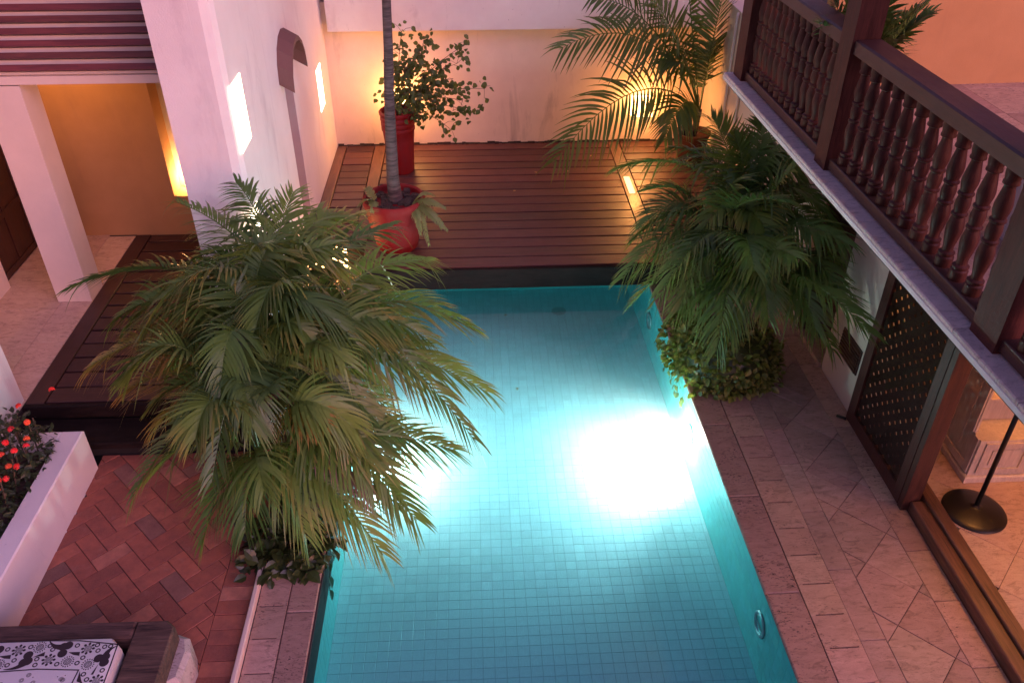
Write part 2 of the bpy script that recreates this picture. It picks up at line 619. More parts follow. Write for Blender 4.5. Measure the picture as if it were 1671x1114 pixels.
M['palm'] = leaf_mat('palm_leaf', (0.060, 0.145, 0.028), (0.165, 0.260, 0.045), (0.34, 0.26, 0.06), 0.66)
M['palmyellow'] = leaf_mat('yellowing_palm_leaf', (0.19, 0.19, 0.035), (0.30, 0.25, 0.045), (0.50, 0.28, 0.08), 0.25)
M['palmdry'] = leaf_mat('dry_palm_leaf', (0.34, 0.22, 0.16), (0.42, 0.29, 0.24), (0.40, 0.25, 0.22), 0.3, 0.1, 0.6)
M['palmdark'] = leaf_mat('dark_palm_leaf', (0.042, 0.112, 0.026), (0.112, 0.190, 0.042), (0.25, 0.21, 0.05), 0.75, 0.14)
M['fern'] = leaf_mat('fern_leaf', (0.14, 0.19, 0.06), (0.22, 0.25, 0.08), (0.34, 0.30, 0.12), 0.6)
M['pothos'] = leaf_mat('dark_creeper_leaf', (0.020, 0.036, 0.012), (0.050, 0.068, 0.018), (0.12, 0.12, 0.02), 0.9, 0.12, 0.35)
M['varieg'] = leaf_mat('variegated_creeper_leaf', (0.050, 0.085, 0.016), (0.150, 0.185, 0.03), (0.32, 0.30, 0.08), 0.5, 0.2, 0.38)
M['boug'] = leaf_mat('bush_leaf', (0.036, 0.074, 0.018), (0.090, 0.130, 0.030), (0.12, 0.10, 0.03), 0.9, 0.25, 0.45)
M['ixora'] = leaf_mat('ixora_leaf', (0.018, 0.032, 0.014), (0.045, 0.062, 0.024), (0.08, 0.09, 0.03), 0.9, 0.12, 0.38)
k = NT('twig'); M['twig'] = k.done(k.pbr((0.09, 0.06, 0.04), 0.8))
k = NT('palm_stem')
M['stem'] = k.done(k.pbr(k.mix(k.noise(k.coords((4, 4, 20), rnd=False), 2, 4), (0.06, 0.05, 0.02), (0.14, 0.11, 0.045)), 0.6))
k = NT('orange_petal'); M['petal'] = k.done(k.pbr(k.vary(k.mix(0.0, (0.75, 0.055, 0.022), (0, 0, 0)), 0.2, 0.012), 0.5))
k = NT('dry_leaf'); M['dryleaf'] = k.done(k.pbr((0.42, 0.27, 0.10), 0.7))

# ------------------------------------------------------------------ ground
g = MB(); g.poly([(-120, -120, -1.3), (120, -120, -1.3), (120, 120, -1.3), (-120, 120, -1.3)])
g.build('ground', M['mortar'], kind='structure')

TH = 0.019                                  # the right-hand side runs 1.1 degrees off the pool axis
YR = 9.44
def rw(x, y):
    """local right-hand frame to world"""
    c, s = math.cos(TH), math.sin(TH)
    return (x * c - (y - YR) * s, YR + x * s + (y - YR) * c)

# ------------------------------------------------------------------ swimming pool
WZ = -0.030
PF = -0.85
pool = setting('swimming_pool')
b = MB()
b.box(-1.72, 2.75, 1.6, 11.2, -1.2, PF - 0.006)                                   # floor bed
b.build('floor_bed', M['grout'], pool)
lw = MB(); lw.box(-1.80, -1.425, 1.6, 11.2, -1.2, -0.032); lw.build('side_wall', M['grout'], pool)
fw = MB(); fw.box(-1.425, 2.3, 10.72, 11.2, -1.2, 0.0); fw.build('end_wall', M['grout'], pool)
rwl = MB(); rwl.prism([rw(2.235, 1.6), rw(2.55, 1.6), rw(2.55, 11.2), rw(2.235, 11.2)], -1.2, -0.032); rwl.build('side_wall', M['grout'], pool)
T = 0.105
tm = MB(); q = T / 2 - 0.0018
tm.prism([(-q, -q), (q, -q), (q, q), (-q, q)], -0.006, 0.0, 0.0015, bottom=False)
tme = tm.mesh('tile', M['tile'])
spots = []
edge_cells = []
nx = int((2.42 + 1.42) / T) + 1
for j in range(0, 84):
    for i in range(nx):
        x = -1.42 + T * (i + 0.5); y = 10.72 - T * (j + 0.5)
        if x + q > rw(2.228, y)[0]:
            edge_cells.append((x, y))
            continue
        spots.append((x, y))
vis = [s for s in spots if s[1] > 4.25]
vis.sort(key=lambda s: s[0] ** 2 + s[1] ** 2)
indiv = set(vis[:300])
st = MB()
for s in spots:
    if s in indiv:
        place('tile', tme, pool, (s[0], s[1], PF))
    else:
        st.prism([(s[0] - q, s[1] - q), (s[0] + q, s[1] - q), (s[0] + q, s[1] + q), (s[0] - q, s[1] + q)], PF - 0.006, PF + U(-.0006, .0006), 0.0, bottom=False)
for s in edge_cells:
    xa, xb = rw(2.228, s[1] - q)[0], rw(2.228, s[1] + q)[0]
    if xb - (s[0] - q) > 0.012:
        st.prism([(s[0] - q, s[1] - q), (min(s[0] + q, xa), s[1] - q), (min(s[0] + q, xb), s[1] + q), (s[0] - q, s[1] + q)], PF - 0.006, PF, 0.0, bottom=False)
st.build('floor_tiles', M['tile'], pool, kind='stuff')
# wall tiles
wt = MB()
for j in range(0, 84):
    for r in range(8):
        y = 10.72 - T * (j + 0.5); z = PF + T * (r + 0.5)
        hq = q
        if r == 7:
            z = PF + 7 * T + 0.042; hq = 0.040
        wt.obox((-1.4225, y, z), (0.0035, 0, 0), (0, q, 0), (0, 0, hq))
        X, Y = rw(2.2325, y)
        wt.obox((X, Y, z), (0.0035, 0.0035 * TH, 0), (-q * TH, q, 0), (0, 0, hq))
for i in range(nx):
    x = -1.42 + T * (i + 0.5)
    if x > 2.2:
        continue
    for r in range(7):
        wt.obox((x, 10.717, PF + T * (r + 0.5)), (q, 0, 0), (0, 0.0035, 0), (0, 0, q))
wt.build('wall_tiles', M['walltile'], pool, kind='stuff')
wa = MB(); wa.prism([(-1.50, 1.7), (rw(2.30, 1.7)[0], 1.7), (rw(2.30, 10.8)[0], 10.8), (-1.50, 10.8)], -1.0, WZ)
wa.build('water', M['water'], kind='structure')
# drain grille
dr = thing('drain_grille', 'round white drain grille on the tiled pool floor', 'drain', (1.13, 10.1, PF))
d = MB(); d.lathe([(0.088, 0.001), (0.102, 0.001), (0.102, 0.010), (0.088, 0.010), (0.088, 0.001)], 32, cap=False); d.build('rim', M['steel'], dr)
d = MB(); d.lathe([(0.001, 0.004), (0.087, 0.004)], 24, cap=False); d.build('recess', M['grout'], dr)
d = MB()
for a in range(10):
    q2 = PI * a / 5
    d.obox((0.045 * math.cos(q2), 0.045 * math.sin(q2), 0.006), (0.042 * math.cos(q2), 0.042 * math.sin(q2), 0), (-0.006 * math.sin(q2), 0.006 * math.cos(q2), 0), (0, 0, 0.002))
d.build('spoke', M['steel'], dr)


def pool_light(y, z, label, left=False, lit=False):
    if left:
        loc = (-1.418, y, z); rz = 0
    else:
        X, Y = rw(2.228, y); loc = (X, Y, z); rz = PI + TH
    t = thing('pool_light', label, 'pool light', loc, rz, 'round lights set in the pool walls')
    # local +x points into the pool
    def lx(prof, n=28):
        mb = MB(); mb.lathe(prof, n, cap=False)
        mb.v = [(c, a, b2) for a, b2, c in mb.v]
        return mb
    lx([(0.085, 0.0), (0.118, 0.0), (0.118, 0.012), (0.108, 0.02), (0.088, 0.016), (0.085, 0.0)]).build('rim', M['steel'], t, smooth=True)
    lx([(0.001, 0.008), (0.05, 0.007), (0.085, 0.002)]).build('lens', M['poolglow'] if lit else M['walltile'], t, smooth=True)
    s = MB(); s.obox((0.016, 0, 0), (0.003, 0, 0), (0, 0.084, 0), (0, 0, 0.006)); s.build('guard_bar', M['steel'], t)
    return t

pl1 = pool_light(6.85, -0.40, 'lit white pool light glaring in the right pool wall', lit=True)
pl2 = pool_light(9.12, -0.42, 'unlit pool light under the coping near the variegated bush', lit=False)
pl3 = pool_light(4.35, -0.34, 'unlit pool light in the near end of the right pool wall', lit=False)
pl4 = pool_light(6.95, -0.42, 'lit pool light behind the hanging fronds of the big left palm', left=True, lit=True)


def spot(name, parent, loc, direction, power, size, color, blend=1.0, radius=0.07):
    l = bpy.data.lights.new(name, 'SPOT'); l.energy = power; l.spot_size = math.radians(size); l.spot_blend = blend
    l.color = color; l.shadow_soft_size = radius
    o = bpy.data.objects.new(name, l); COL.objects.link(o)
    if parent:
        o.parent = parent
    o.location = loc
    o.rotation_euler = Vector(direction).to_track_quat('-Z', 'Y').to_euler()
    return o


def point(name, parent, loc, power, color=WARM, radius=0.06):
    l = bpy.data.lights.new(name, 'POINT'); l.energy = power; l.color = color; l.shadow_soft_size = radius
    o = bpy.data.objects.new(name, l); COL.objects.link(o)
    if parent:
        o.parent = parent
    o.location = loc
    return o

spot('pool_beam', pl1, (0.06, 0, 0), (1, 0.04, -0.13), 400, 138, (1.0, 0.82, 0.72), 1.0)
point('lens_glow', pl1, (0.10, 0, 0), 50, (1.0, 0.82, 0.72), 0.06)
spot('pool_beam', pl4, (0.06, 0, 0), (1, 0, -0.10), 150, 140, (1.0, 0.82, 0.72), 1.0)
point('lens_glow', pl4, (0.10, 0, 0), 60, (1.0, 0.84, 0.74), 0.06)

# ------------------------------------------------------------------ right-hand travertine walk
walk = setting('stone_paving', (0, YR, 0), TH)
bed = MB(); bed.box(2.235, 3.85, -7.5, 0.2, -0.3, -0.012); bed.build('mortar_bed', M['mortar'], walk)
def ly(y):
    return y - YR
y = 2.2
while y < 9.4:                                                        # pool coping
    L = U(0.95, 1.15); y1 = min(y + L, 9.38)
    piece('coping_slab', rect(2.228, 2.527, ly(y) + .002, ly(y1) - .002), -0.026, 0.0, 0.010, M['travpit'], walk, 0.001)
    y = y1 if y1 < 9.3 else 10
ys = [6.65 + 0.318 * k for k in range(0, 9)]
yy = 2.3
slots = [3.85 - 0.312 * k for k in range(5, 0, -1)] + [3.85, 4.16, 4.47, 4.78, 5.09, 5.41, 5.70, 6.02, 6.33, 6.65] + [6.65 + 0.315 * k for k in range(1, 9)]
for a, c in zip(slots[:-1], slots[1:]):                               # drain pavers with a slot between each pair
    x0, x1 = 2.531, 2.837
    P = [(x0, ly(a)), (x0 + .035, ly(a)), (x0 + .035, ly(a) + .008), (x1 - .03, ly(a) + .008), (x1 - .03, ly(a)), (x1, ly(a)), (x1, ly(c) - .002), (x0, ly(c) - .002)]
    mb = MB()
    cx, cc = (x0 + x1) / 2, ly((a + c) / 2)
    mb.box(x0 - cx, x0 + .04 - cx, ly(a) - cc, ly(c) - .001 - cc, -0.045, 0, 0)
    mb.box(x1 - .03 - cx, x1 - cx, ly(a) - cc, ly(c) - .001 - cc, -0.045, 0, 0)
    mb.box(x0 + .04 - cx, x1 - .03 - cx, ly(a) + .012 - cc, ly(c) - .001 - cc, -0.045, 0.0, 0)
    mb.build('drain_slab', M['trav'], walk, loc=(cx, cc, 0.0015))
y = 2.0
while y < 9.3:                                                        # narrow band
    y1 = min(y + U(0.5, 0.75), 9.38)
    piece('slab', rect(2.841, 3.047, ly(y) + .0025, ly(y1) - .0025), -0.04, 0.0, 0.003, M['travsmooth'], walk, 0.003, 0.003)
    y = y1 if y1 < 9.25 else 10
DS = 0.45                                                             # diagonal field
r2 = math.sqrt(0.5)
for i in range(-14, 15):
    for j in range(-14, 15):
        ca = 3.20 + (i - j) * DS * r2; cb = ly(5.62) + (i + j) * DS * r2
        h = DS / 2 - 0.0025
        P = [(ca + (sx - sy) * h * r2, cb + (sx + sy) * h * r2) for sx, sy in ((-1, -1), (1, -1), (1, 1), (-1, 1))]
        for n_ in ((-1, 0, -3.051), (1, 0, 3.597), (0, -1, -ly(2.0)), (0, 1, ly(9.38))):
            P = clip(P, *n_)
            if len(P) < 3:
                break
        if len(P) >= 3 and area(P) > 0.004:
            if random.random() < 0.16 and area(P) > 0.15:             # some squares are cut in two
                m_ = (P[0][0] + P[2][0]) / 2, (P[0][1] + P[2][1]) / 2
                n_ = (r2, r2)
                cc = n_[0] * m_[0] + n_[1] * m_[1] + U(-.08, .08)
                for Q in (clip(P, n_[0], n_[1], cc - .0015), clip(P, -n_[0], -n_[1], -cc - .0015)):
                    if len(Q) >= 3:
                        piece('slab', Q, -0.04, 0.0, 0.003, M['travsmooth'], walk, 0.003, 0.003)
            else:
                piece('slab', P, -0.04, 0.0, 0.003, M['travsmooth'], walk, 0.003, 0.003)
y = 2.1
while y < 9.3:                                                        # border along the house
    y1 = min(y + U(0.42, 0.62), 9.38)
    piece('slab', rect(3.601, 3.826, ly(y) + .0025, ly(y1) - .0025), -0.04, 0.0, 0.003, M['trav'], walk, 0.0015)
    y = y1 if y1 < 9.25 else 10

# ------------------------------------------------------------------ left pool edge, brick terrace
edge = setting('pool_edge_paving')
bed = MB(); bed.box(-1.93, -1.40, 2.4, 10.0, -0.3, -0.012); bed.build('mortar_bed', M['mortar'], edge)
y = 2.4
while y < 10.0:
    y1 = min(y + U(0.55, 0.75), 10.02)
    piece('coping_slab', rect(-1.648, -1.414, y + .002, y1 - .002), -0.026, 0.0, 0.010, M['travpit'], edge, 0.001)
    y = y1 if y1 < 9.9 else 11
sl_ = [3.88 + 0.31 * k for k in range(-5, 20)]
for a, c in zip(sl_[:-1], sl_[1:]):
    if c > 10.02:
        break
    mb = MB(); x0, x1 = -1.895, -1.652; cx, cc = (x0 + x1) / 2, (a + c) / 2
    mb.box(x0 - cx, x0 + .02 - cx, a - cc, c - .001 - cc, -0.045, 0)
    mb.box(x1 - .03 - cx, x1 - cx, a - cc, c - .001 - cc, -0.045, 0)
    mb.box(x0 + .02 - cx, x1 - .03 - cx, a + .012 - cc, c - .001 - cc, -0.045, 0)
    mb.build('drain_slab', M['trav'], edge, loc=(cx, cc, 0.0015))
kerb = MB(); kerb.prism([(-1.945, 2.4), (-1.905, 2.4), (-1.905, 5.6), (-1.945, 5.6)], -0.05, 0.07, 0.008)
tag(kerb.build('kerb', M['cream']), 'low white plastered kerb between the brick terrace and the pool edge', 'kerb')

terr = setting('brick_paving')
bed = MB(); bed.box(-3.80, -1.958, 2.6, 6.42, -0.3, -0.012); bed.build('mortar_bed', M['mortar'], terr)
W_ = 0.158
for i in range(-26, 26):
    for j in range(-26, 26):
        s = (i - j) % 4
        if s == 0:
            q4 = (i, i + 2, j, j + 1)
        elif s == 2:
            q4 = (i, i + 1, j - 1, j + 1)
        else:
            continue
        e = 0.0026
        P = [(q4[0] * W_ + e, q4[2] * W_ + e), (q4[1] * W_ - e, q4[2] * W_ + e), (q4[1] * W_ - e, q4[3] * W_ - e), (q4[0] * W_ + e, q4[3] * W_ - e)]
        an = math.radians(43)
        P = [(-2.9 + x * math.cos(an) - y * math.sin(an), 4.7 + x * math.sin(an) + y * math.cos(an)) for x, y in P]
        for n_ in ((-1, 0, 3.795), (1, 0, -2.232), (0, -1, -3.5), (0, 1, 6.40)):
            P = clip(P, *n_)
            if len(P) < 3:
                break
        if len(P) >= 3 and area(P) > 0.0015:
            piece('brick', P, -0.03, 0.0, 0.003, M['brick'], terr, 0.0035, 0.011)
y = 3.3
while y < 6.4:
    piece('brick', rect(-2.227, -1.960, y + .002, y + .140), -0.03, 0.0, 0.003, M['brick'], terr, 0.0035, 0.011)
    y += 0.1425

# ------------------------------------------------------------------ timber decks
DZ = 0.32
deck = setting('wooden_deck')
pitch = (13.48 - 9.40) / 16
for k in range(16):
    y0 = 9.40 + k * pitch + 0.0115; y1 = 9.40 + (k + 1) * pitch - 0.0115
    wob = U(-.003, .003)
    xl = -1.48 if k > 2 else -1.50
    piece('board', rect(xl, 2.215, y0, y1), DZ - 0.045, DZ, 0.005, M['deck'], deck, 0.003, 0.0015)
    if k > 2:
        piece('board', rect(-2.13, -1.685, y0 + U(-.006, .006), y1 + U(-.006, .004)), DZ - 0.045, DZ, 0.005, M['deck'], deck, 0.004, 0.003)
    piece('board', rect(2.42, 3.84, y0, y1), DZ - 0.045, DZ, 0.005, M['deck'], deck, 0.003, 0.0015)
piece('border_board', rect(-2.295, -2.145, 10.17, 13.48), DZ - 0.045, DZ, 0.006, M['decky'], deck)
piece('border_board', rect(-1.672, -1.495, 10.17, 13.48), DZ - 0.045, DZ, 0.006, M['decky'], deck)
piece('border_board', rect(2.225, 2.41, 9.40, 13.48), DZ - 0.045, DZ, 0.006, M['decky'], deck)
m_ = MB(); m_.box(-1.50, 3.84, 9.345, 9.395, 0.03, DZ - 0.008, 0.01); m_.build('fascia', M['darkwood'], deck)
m_ = MB(); m_.box(-2.295, -1.502, 10.105, 10.165, 0.0, DZ - 0.008, 0.01); m_.build('fascia', M['darkwood'], deck)
m_ = MB(); m_.box(2.57, 3.86, 9.40, 13.5, -0.3, DZ - 0.06)
m_.box(-2.3, -1.80, 10.17, 13.5, -0.3, DZ - 0.06)
m_.box(-1.80, 2.57, 10.8, 13.5, -0.3, DZ - 0.06); m_.build('joist_bed', M['void'], deck)

ldeck = setting('wooden_deck')
k = 0
y = 6.86
while y < 10.45:
    y1 = min(y + 0.262, 10.48)
    xr = -2.32 if y1 < 7.92 else -2.87
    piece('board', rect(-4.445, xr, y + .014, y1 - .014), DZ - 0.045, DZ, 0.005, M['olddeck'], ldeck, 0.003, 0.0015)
    y += 0.262
piece('border_board', rect(-4.655, -4.46, 6.86, 10.48), DZ - 0.045, DZ, 0.006, M['darkdecky'], ldeck)
m_ = MB(); m_.box(-4.655, -2.32, 6.80, 6.855, 0.17, DZ + 0.004, 0.012); m_.build('edge_beam', M['darkwood'], ldeck)
m_ = MB(); m_.box(-4.65, -2.33, 6.86, 10.5, -0.3, DZ - 0.06); m_.build('joist_bed', M['void'], ldeck)
stp = thing('wooden_step', 'dark timber step below the dark deck beside the white planter', 'step', (-3.4, 6.6, 0))
m_ = MB(); m_.box(-1.25, 1.08, -0.20, 0.20, 0.09, 0.16, 0.014); m_.build('tread', M['darkwood'], stp)
m_ = MB(); m_.box(-1.25, 1.08, -0.17, 0.19, -0.02, 0.089); m_.build('riser', M['void'], stp)

# ------------------------------------------------------------------ back wall
bw = thing('wall', 'weathered white courtyard wall behind the deck with an overhanging upper half', 'wall', (0, 13.5, 0))
m_ = MB(); m_.box(-3.2, 5.0, 0.0, 0.5, -0.3, 2.6); m_.build('lower_wall', M['peach'], bw)
m_ = MB(); m_.box(-2.2, 5.0, -0.20, 0.45, 2.22, 5.2); m_.build('upper_wall', M['oldwhite'], bw)

random.seed(9)
m_ = MB(); x_ = -2.28
while x_ < 3.8:
    x1_ = x_ + U(.05, .14)
    m_.prism([(x_, -U(.012, .03)), (x1_, -U(.012, .03)), (x1_, 0.001), (x_, 0.001)], 0.318, 0.325 + U(.005, .035))
    x_ = x1_
m_.build('crumbling_base', M['mortar'], bw, kind='stuff')
# tower wall on the left
tw = thing('wall', 'tall lavender-white wall with glowing slits and a tiled downpipe hood', 'wall', (-2.3, 7.9, 0))
n_ = 14
tb = MB()
ring = []
for (x, y_) in ((0.0, 0.10), (-0.035, 0.03), (-0.11, 0.0), (-0.60, 0.0), (-0.60, 6.1), (0.0, 6.1)):
    ring.append((x, y_))
tb = MB()
tb.prism([(-0.60, 0.0), (-0.211, 0.0), (-0.211, 6.1), (-0.60, 6.1)], -0.3, 5.4)
tb.build('wall_core', M['white'], tw)
tb = MB()
tb.prism([(-0.21, 0.0), (-0.11, 0.0), (-0.035, 0.03), (0.0, 0.10), (0.0, 2.36), (-0.21, 2.36)], -0.3, 5.4)
tb.prism([(-0.21, 2.86), (0.0, 2.86), (0.0, 6.1), (-0.21, 6.1)], -0.3, 5.4)
tb.prism([(-0.21, 2.3605), (-0.0005, 2.3605), (-0.0005, 2.8595), (-0.21, 2.8595)], 2.62, 5.4)
tb.build('wall_body', M['white'], tw)
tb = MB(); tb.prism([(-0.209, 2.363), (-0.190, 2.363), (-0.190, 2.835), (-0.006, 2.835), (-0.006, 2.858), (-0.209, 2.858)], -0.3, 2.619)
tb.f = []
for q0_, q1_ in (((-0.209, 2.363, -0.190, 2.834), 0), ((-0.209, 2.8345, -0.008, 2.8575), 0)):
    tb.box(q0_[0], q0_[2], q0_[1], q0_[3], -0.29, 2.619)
tb.build('recess_shade', M['shadeplaster'], tw)  # added lining, its darker colour stands for shade in the recess
for (y0, y1, z0, z1) in ((7.97, 8.40, 2.50, 3.16), (12.44, 12.83, 1.28, 1.90), (7.80, 8.15, 1.30, 1.90)):
    s = MB(); s.obox((0.003, (y0 + y1) / 2 - 7.9, (z0 + z1) / 2), (0.004, 0, 0), (0, (y1 - y0) / 2, 0), (0, 0, (z1 - z0) / 2))
    s.build('lit_window', M['slit'], tw)
# downpipe chase (a shallow pilaster) under a small hood of tile
h = MB()
pts = []
for k in range(9):
    a = PI * k / 8
    pts.append((-math.cos(a) * 0.50, math.sin(a) * 0.46))
for k in range(8):
    (a0, z0), (a1, z1) = pts[k], pts[k + 1]
    for (xa, xb) in ((0.0, 0.17),):
        ya0, ya1 = 10.52 - 7.9 + a0, 10.52 - 7.9 + a1
        q0 = [(xa, ya0, 2.56 + z0 - 0.06), (xb, ya0, 2.50 + z0 - 0.10), (xb, ya1, 2.50 + z1 - 0.10), (xa, ya1, 2.56 + z1 - 0.06)]
        top = [(p[0], p[1], p[2] + 0.05) for p in q0]
        h.poly(top); h.poly(list(reversed(q0)))
        h.poly([q0[1], q0[2], top[2], top[1]])
        if k in (0, 7):
            h.poly([q0[0], q0[1], top[1], top[0]]); h.poly([q0[3], q0[2], top[2], top[3]])
h.build('tiled_hood', M['hood'], tw)

# ------------------------------------------------------------------ colonnade on the left
co = thing('colonnade', 'pink-white colonnade with square columns under a slatted roof', 'building', (-5, 9, 0))
def cpart(name, x0, x1, y0, y1, z0, z1, m, c=0.0):
    mb = MB(); mb.box(x0 + 5, x1 + 5, y0 - 9, y1 - 9, z0, z1, c)
    return mb.build(name, m, co)
cpart('column', -5.06, -4.66, 8.80, 9.16, 0.32, 2.93, M['cream'])
cpart('column', -5.10, -4.68, 6.40, 6.92, 0.32, 3.2, M['white'])
cpart('beam', -9.0, -2.87, 8.79, 9.05, 2.945, 3.03, M['cream'])
cpart('back_wall', -9.0, -4.03, 10.5, 10.8, 0.0, 3.0, M['ochre'])
cpart('back_wall', -4.03, -3.72, 10.5, 10.8, 0.0, 0.87, M['ochre'])
cpart('niche_back', -4.2, -2.87, 10.95, 11.1, 0.5, 3.0, M['cream'])
cpart('back_wall', -3.72, -2.87, 10.5, 10.8, 0.0, 3.0, M['ochre'])
cpart('ceiling', -9.0, -2.87, 9.05, 11.1, 2.95, 3.04, M['cream'])
cpart('side_wall', -6.1, -5.78, 5.0, 9.17, 0.32, 2.93, M['cream'])
cpart('side_wall', -6.1, -5.85, 10.3, 10.5, 0.32, 2.93, M['cream'])
dd = MB(); dd.box(-0.06, 0.0, 0.0, 1.05, 0.32, 2.5)
for z in (0.34, 1.0, 1.75, 2.4):
    dd.box(0.0, 0.018, 0.02, 1.03, z, z + 0.08)
for yb in (0.02, 0.5, 0.95):
    dd.box(0.0, 0.016, yb, yb + 0.08, 0.43, 2.4)
o = dd.build('door', M['doorwood'], co, loc=(-0.88, 0.22, 0))
# slatted roof above the beam
rfv = MB()
tilt = math.radians(62)
ca, sa = math.cos(tilt), math.sin(tilt)
b0 = Vector((0, 8.80 - 9, 3.045))
along = Vector((0, ca, sa)); nrm = Vector((0, -sa, ca))
cpl = b0 + along * 1.0
rfv.obox(Vector((-5.95 + 5, 0, 0)) + cpl - nrm * 0.03, (3.07, 0, 0), along * 1.0, nrm * 0.03)
rfv.build('roof_panel', M['cream'], co)
smb = MB(); smb.obox((0, 0, 0), (3.06, 0, 0), along * 0.030, nrm * 0.038)
sme = smb.mesh('roof_slat', M['slatwood'])
for k in range(15):
    p = b0 + along * (0.055 + 0.118 * k) + nrm * 0.04
    place('roof_slat', sme, co, (-0.95, p.y + U(-.003, .003), p.z), (U(-.03, .03), U(-.002, .002), 0))

# colonnade floor
cf = setting('stone_floor')
m_ = MB(); m_.box(-9, -4.66, 4.0, 10.5, -0.3, DZ - 0.01); m_.build('mortar_bed', M['mortar'], cf)
y = 4.2
while y < 10.4:
    y1 = min(y + 1.25, 10.495)
    piece('slab', rect(-5.02, -4.66, y + .0015, y1 - .0015), DZ - 0.03, DZ, 0.003, M['travwarm'], cf)
    y += 1.25
for i in range(4):
    for j in range(7):
        x1 = -5.023 - i * 0.92; x0 = x1 - 0.917; y0 = 4.0 + j * 0.93; y1 = min(y0 + 0.927, 10.495)
        piece('slab', rect(x0, x1, y0, y1), DZ - 0.03, DZ, 0.002, M['travwarm'], cf)

# ------------------------------------------------------------------ house on the right
ho = thing('house', 'house wing with a dark turned-wood balcony over a lattice door', 'building', (0, YR, 0), TH)
def hp(name, x0, x1, y0, y1, z0, z1, m, c=0.0, par=None):
    mb = MB(); mb.box(x0, x1, ly(y0), ly(y1), z0, z1, c)
    return mb.build(name, m, par or ho)
hp('wall', 3.83, 4.08, 8.22, 13.6, -0.2, 2.715, M['cream'])
hp('wall', 3.83, 4.08, 6.53, 7.44, -0.2, 2.715, M['cream'])
hp('lintel', 3.83, 4.08, 7.44, 8.22, 2.1, 2.715, M['cream'])
hp('lintel', 3.83, 4.08, 2.0, 6.53, 2.25, 2.715, M['cream'])
dd = hp('door', 4.00, 4.05, 7.44, 8.22, 0.0, 2.1, M['doorwood'])
hp('doorstep', 3.80, 3.99, 7.46, 8.20, -0.02, 0.05, M['trav'], 0.006)
hp('door_frame', 3.815, 3.99, 8.14, 8.22, 0.052, 2.1, M['doorwood'])
# two pipes running up the far wall
for yy_ in (11.6, 12.15):
    t_ = MB(); t_.tube([(3.80, ly(yy_), 0.32), (3.80, ly(yy_), 2.7)], 0.022, 10); t_.build('pipe', M['cream'], ho, smooth=True)
# vent
vt = hp('vent', 3.815, 3.828, 6.70, 7.16, 0.45, 0.75, M['doorwood'])
for k in range(7):
    z = 0.475 + k * 0.04
    mb = MB(); mb.obox((3.808, ly(6.93), z), (0.008, 0, 0.006), (0, 0.21, 0), (-0.002, 0, 0.010)); mb.build('slat', M['doorwood'], vt)
# lattice door
ld = thing('lattice_door', 'tall dark lattice door with diamond openings in a thick red-brown frame', 'door', (3.76, ly(5.92) + YR, 0), 0)
ld.parent = ho; ld.location = (3.76, ly(5.92), 0)
for key in ('category', 'label'):
    del ld[key]
ld.name = 'door'
HW = 0.60
def dp(name, y0, y1, z0, z1, m, x0=0.0, x1=0.06, c=0.0):
    mb = MB(); mb.box(x0, x1, y0, y1, z0, z1, c)
    return mb.build(name, m, ld)
dp('stile', -HW, -HW + 0.11, 0.02, 2.2, M['doorwood'])
dp('stile', HW - 0.10, HW, 0.02, 2.2, M['doorwood'])
dp('rail', -HW + 0.11, HW - 0.10, 0.02, 0.17, M['doorwood'], 0.001, 0.058)
dp('rail', -HW + 0.11, HW - 0.10, 2.09, 2.2, M['doorwood'], 0.001, 0.058)
dp('frame', -HW - 0.075, -HW - 0.006, 0.0, 2.25, M['doorwood'], 0.004, 0.16)
dp('frame', HW + 0.004, HW + 0.05, 0.0, 2.25, M['doorwood'], 0.01, 0.10)
yl, yr, zl, zr = -HW + 0.11, HW - 0.10, 0.17, 2.09
step = 0.100; wbar = 0.034
for sgn in (1, -1):
    c0 = -3.0
    while c0 < 3.2:
        # line z - sgn*y = c0 clipped to the panel
        pts = []
        for yv in (yl, yr):
            z = c0 + sgn * yv
            if zl <= z <= zr:
                pts.append((yv, z))
        for zv in (zl, zr):
            yv = (zv - c0) * sgn
            if yl < yv < yr:
                pts.append((yv, zv))
        if len(pts) >= 2:
            a_, b_ = Vector((0, *pts[0])), Vector((0, *pts[1]))
            dv = b_ - a_
            if dv.length > 0.05:
                mid = (a_ + b_) / 2; mid.x = 0.030 + sgn * 0.0012
                dn = dv.normalized()
                mb = MB(); mb.obox((0, 0, 0), (0.004, 0, 0), dn * dv.length / 2, Vector((0, -dn.z, dn.y)) * wbar)
                mb.build('lattice_bar', M['lattice'], ld, loc=mid)
        c0 += step * 1.4142
mb = MB(); mb.poly([(0.016, yr - .001, zl + .001), (0.016, yl + .001, zl + .001), (0.016, yl + .001, zr - .001), (0.016, yr - .001, zr - .001)]); mb.build('pane', M['glass'], ld)
mb = MB(); mb.tube([(-0.02, HW - 0.02, 0.04), (-0.10, HW + 0.04, 0.04)], 0.016, 8); mb.build('door_stop', M['metal'], ld, smooth=True)
# thresholds
hp('threshold', 3.832, 3.955, 2.0, 5.24, -0.05, 0.12, M['sillwood'], 0.008)
hp('threshold', 3.957, 4.075, 2.0, 5.6, -0.05, 0.155, M['sillwood'], 0.008)
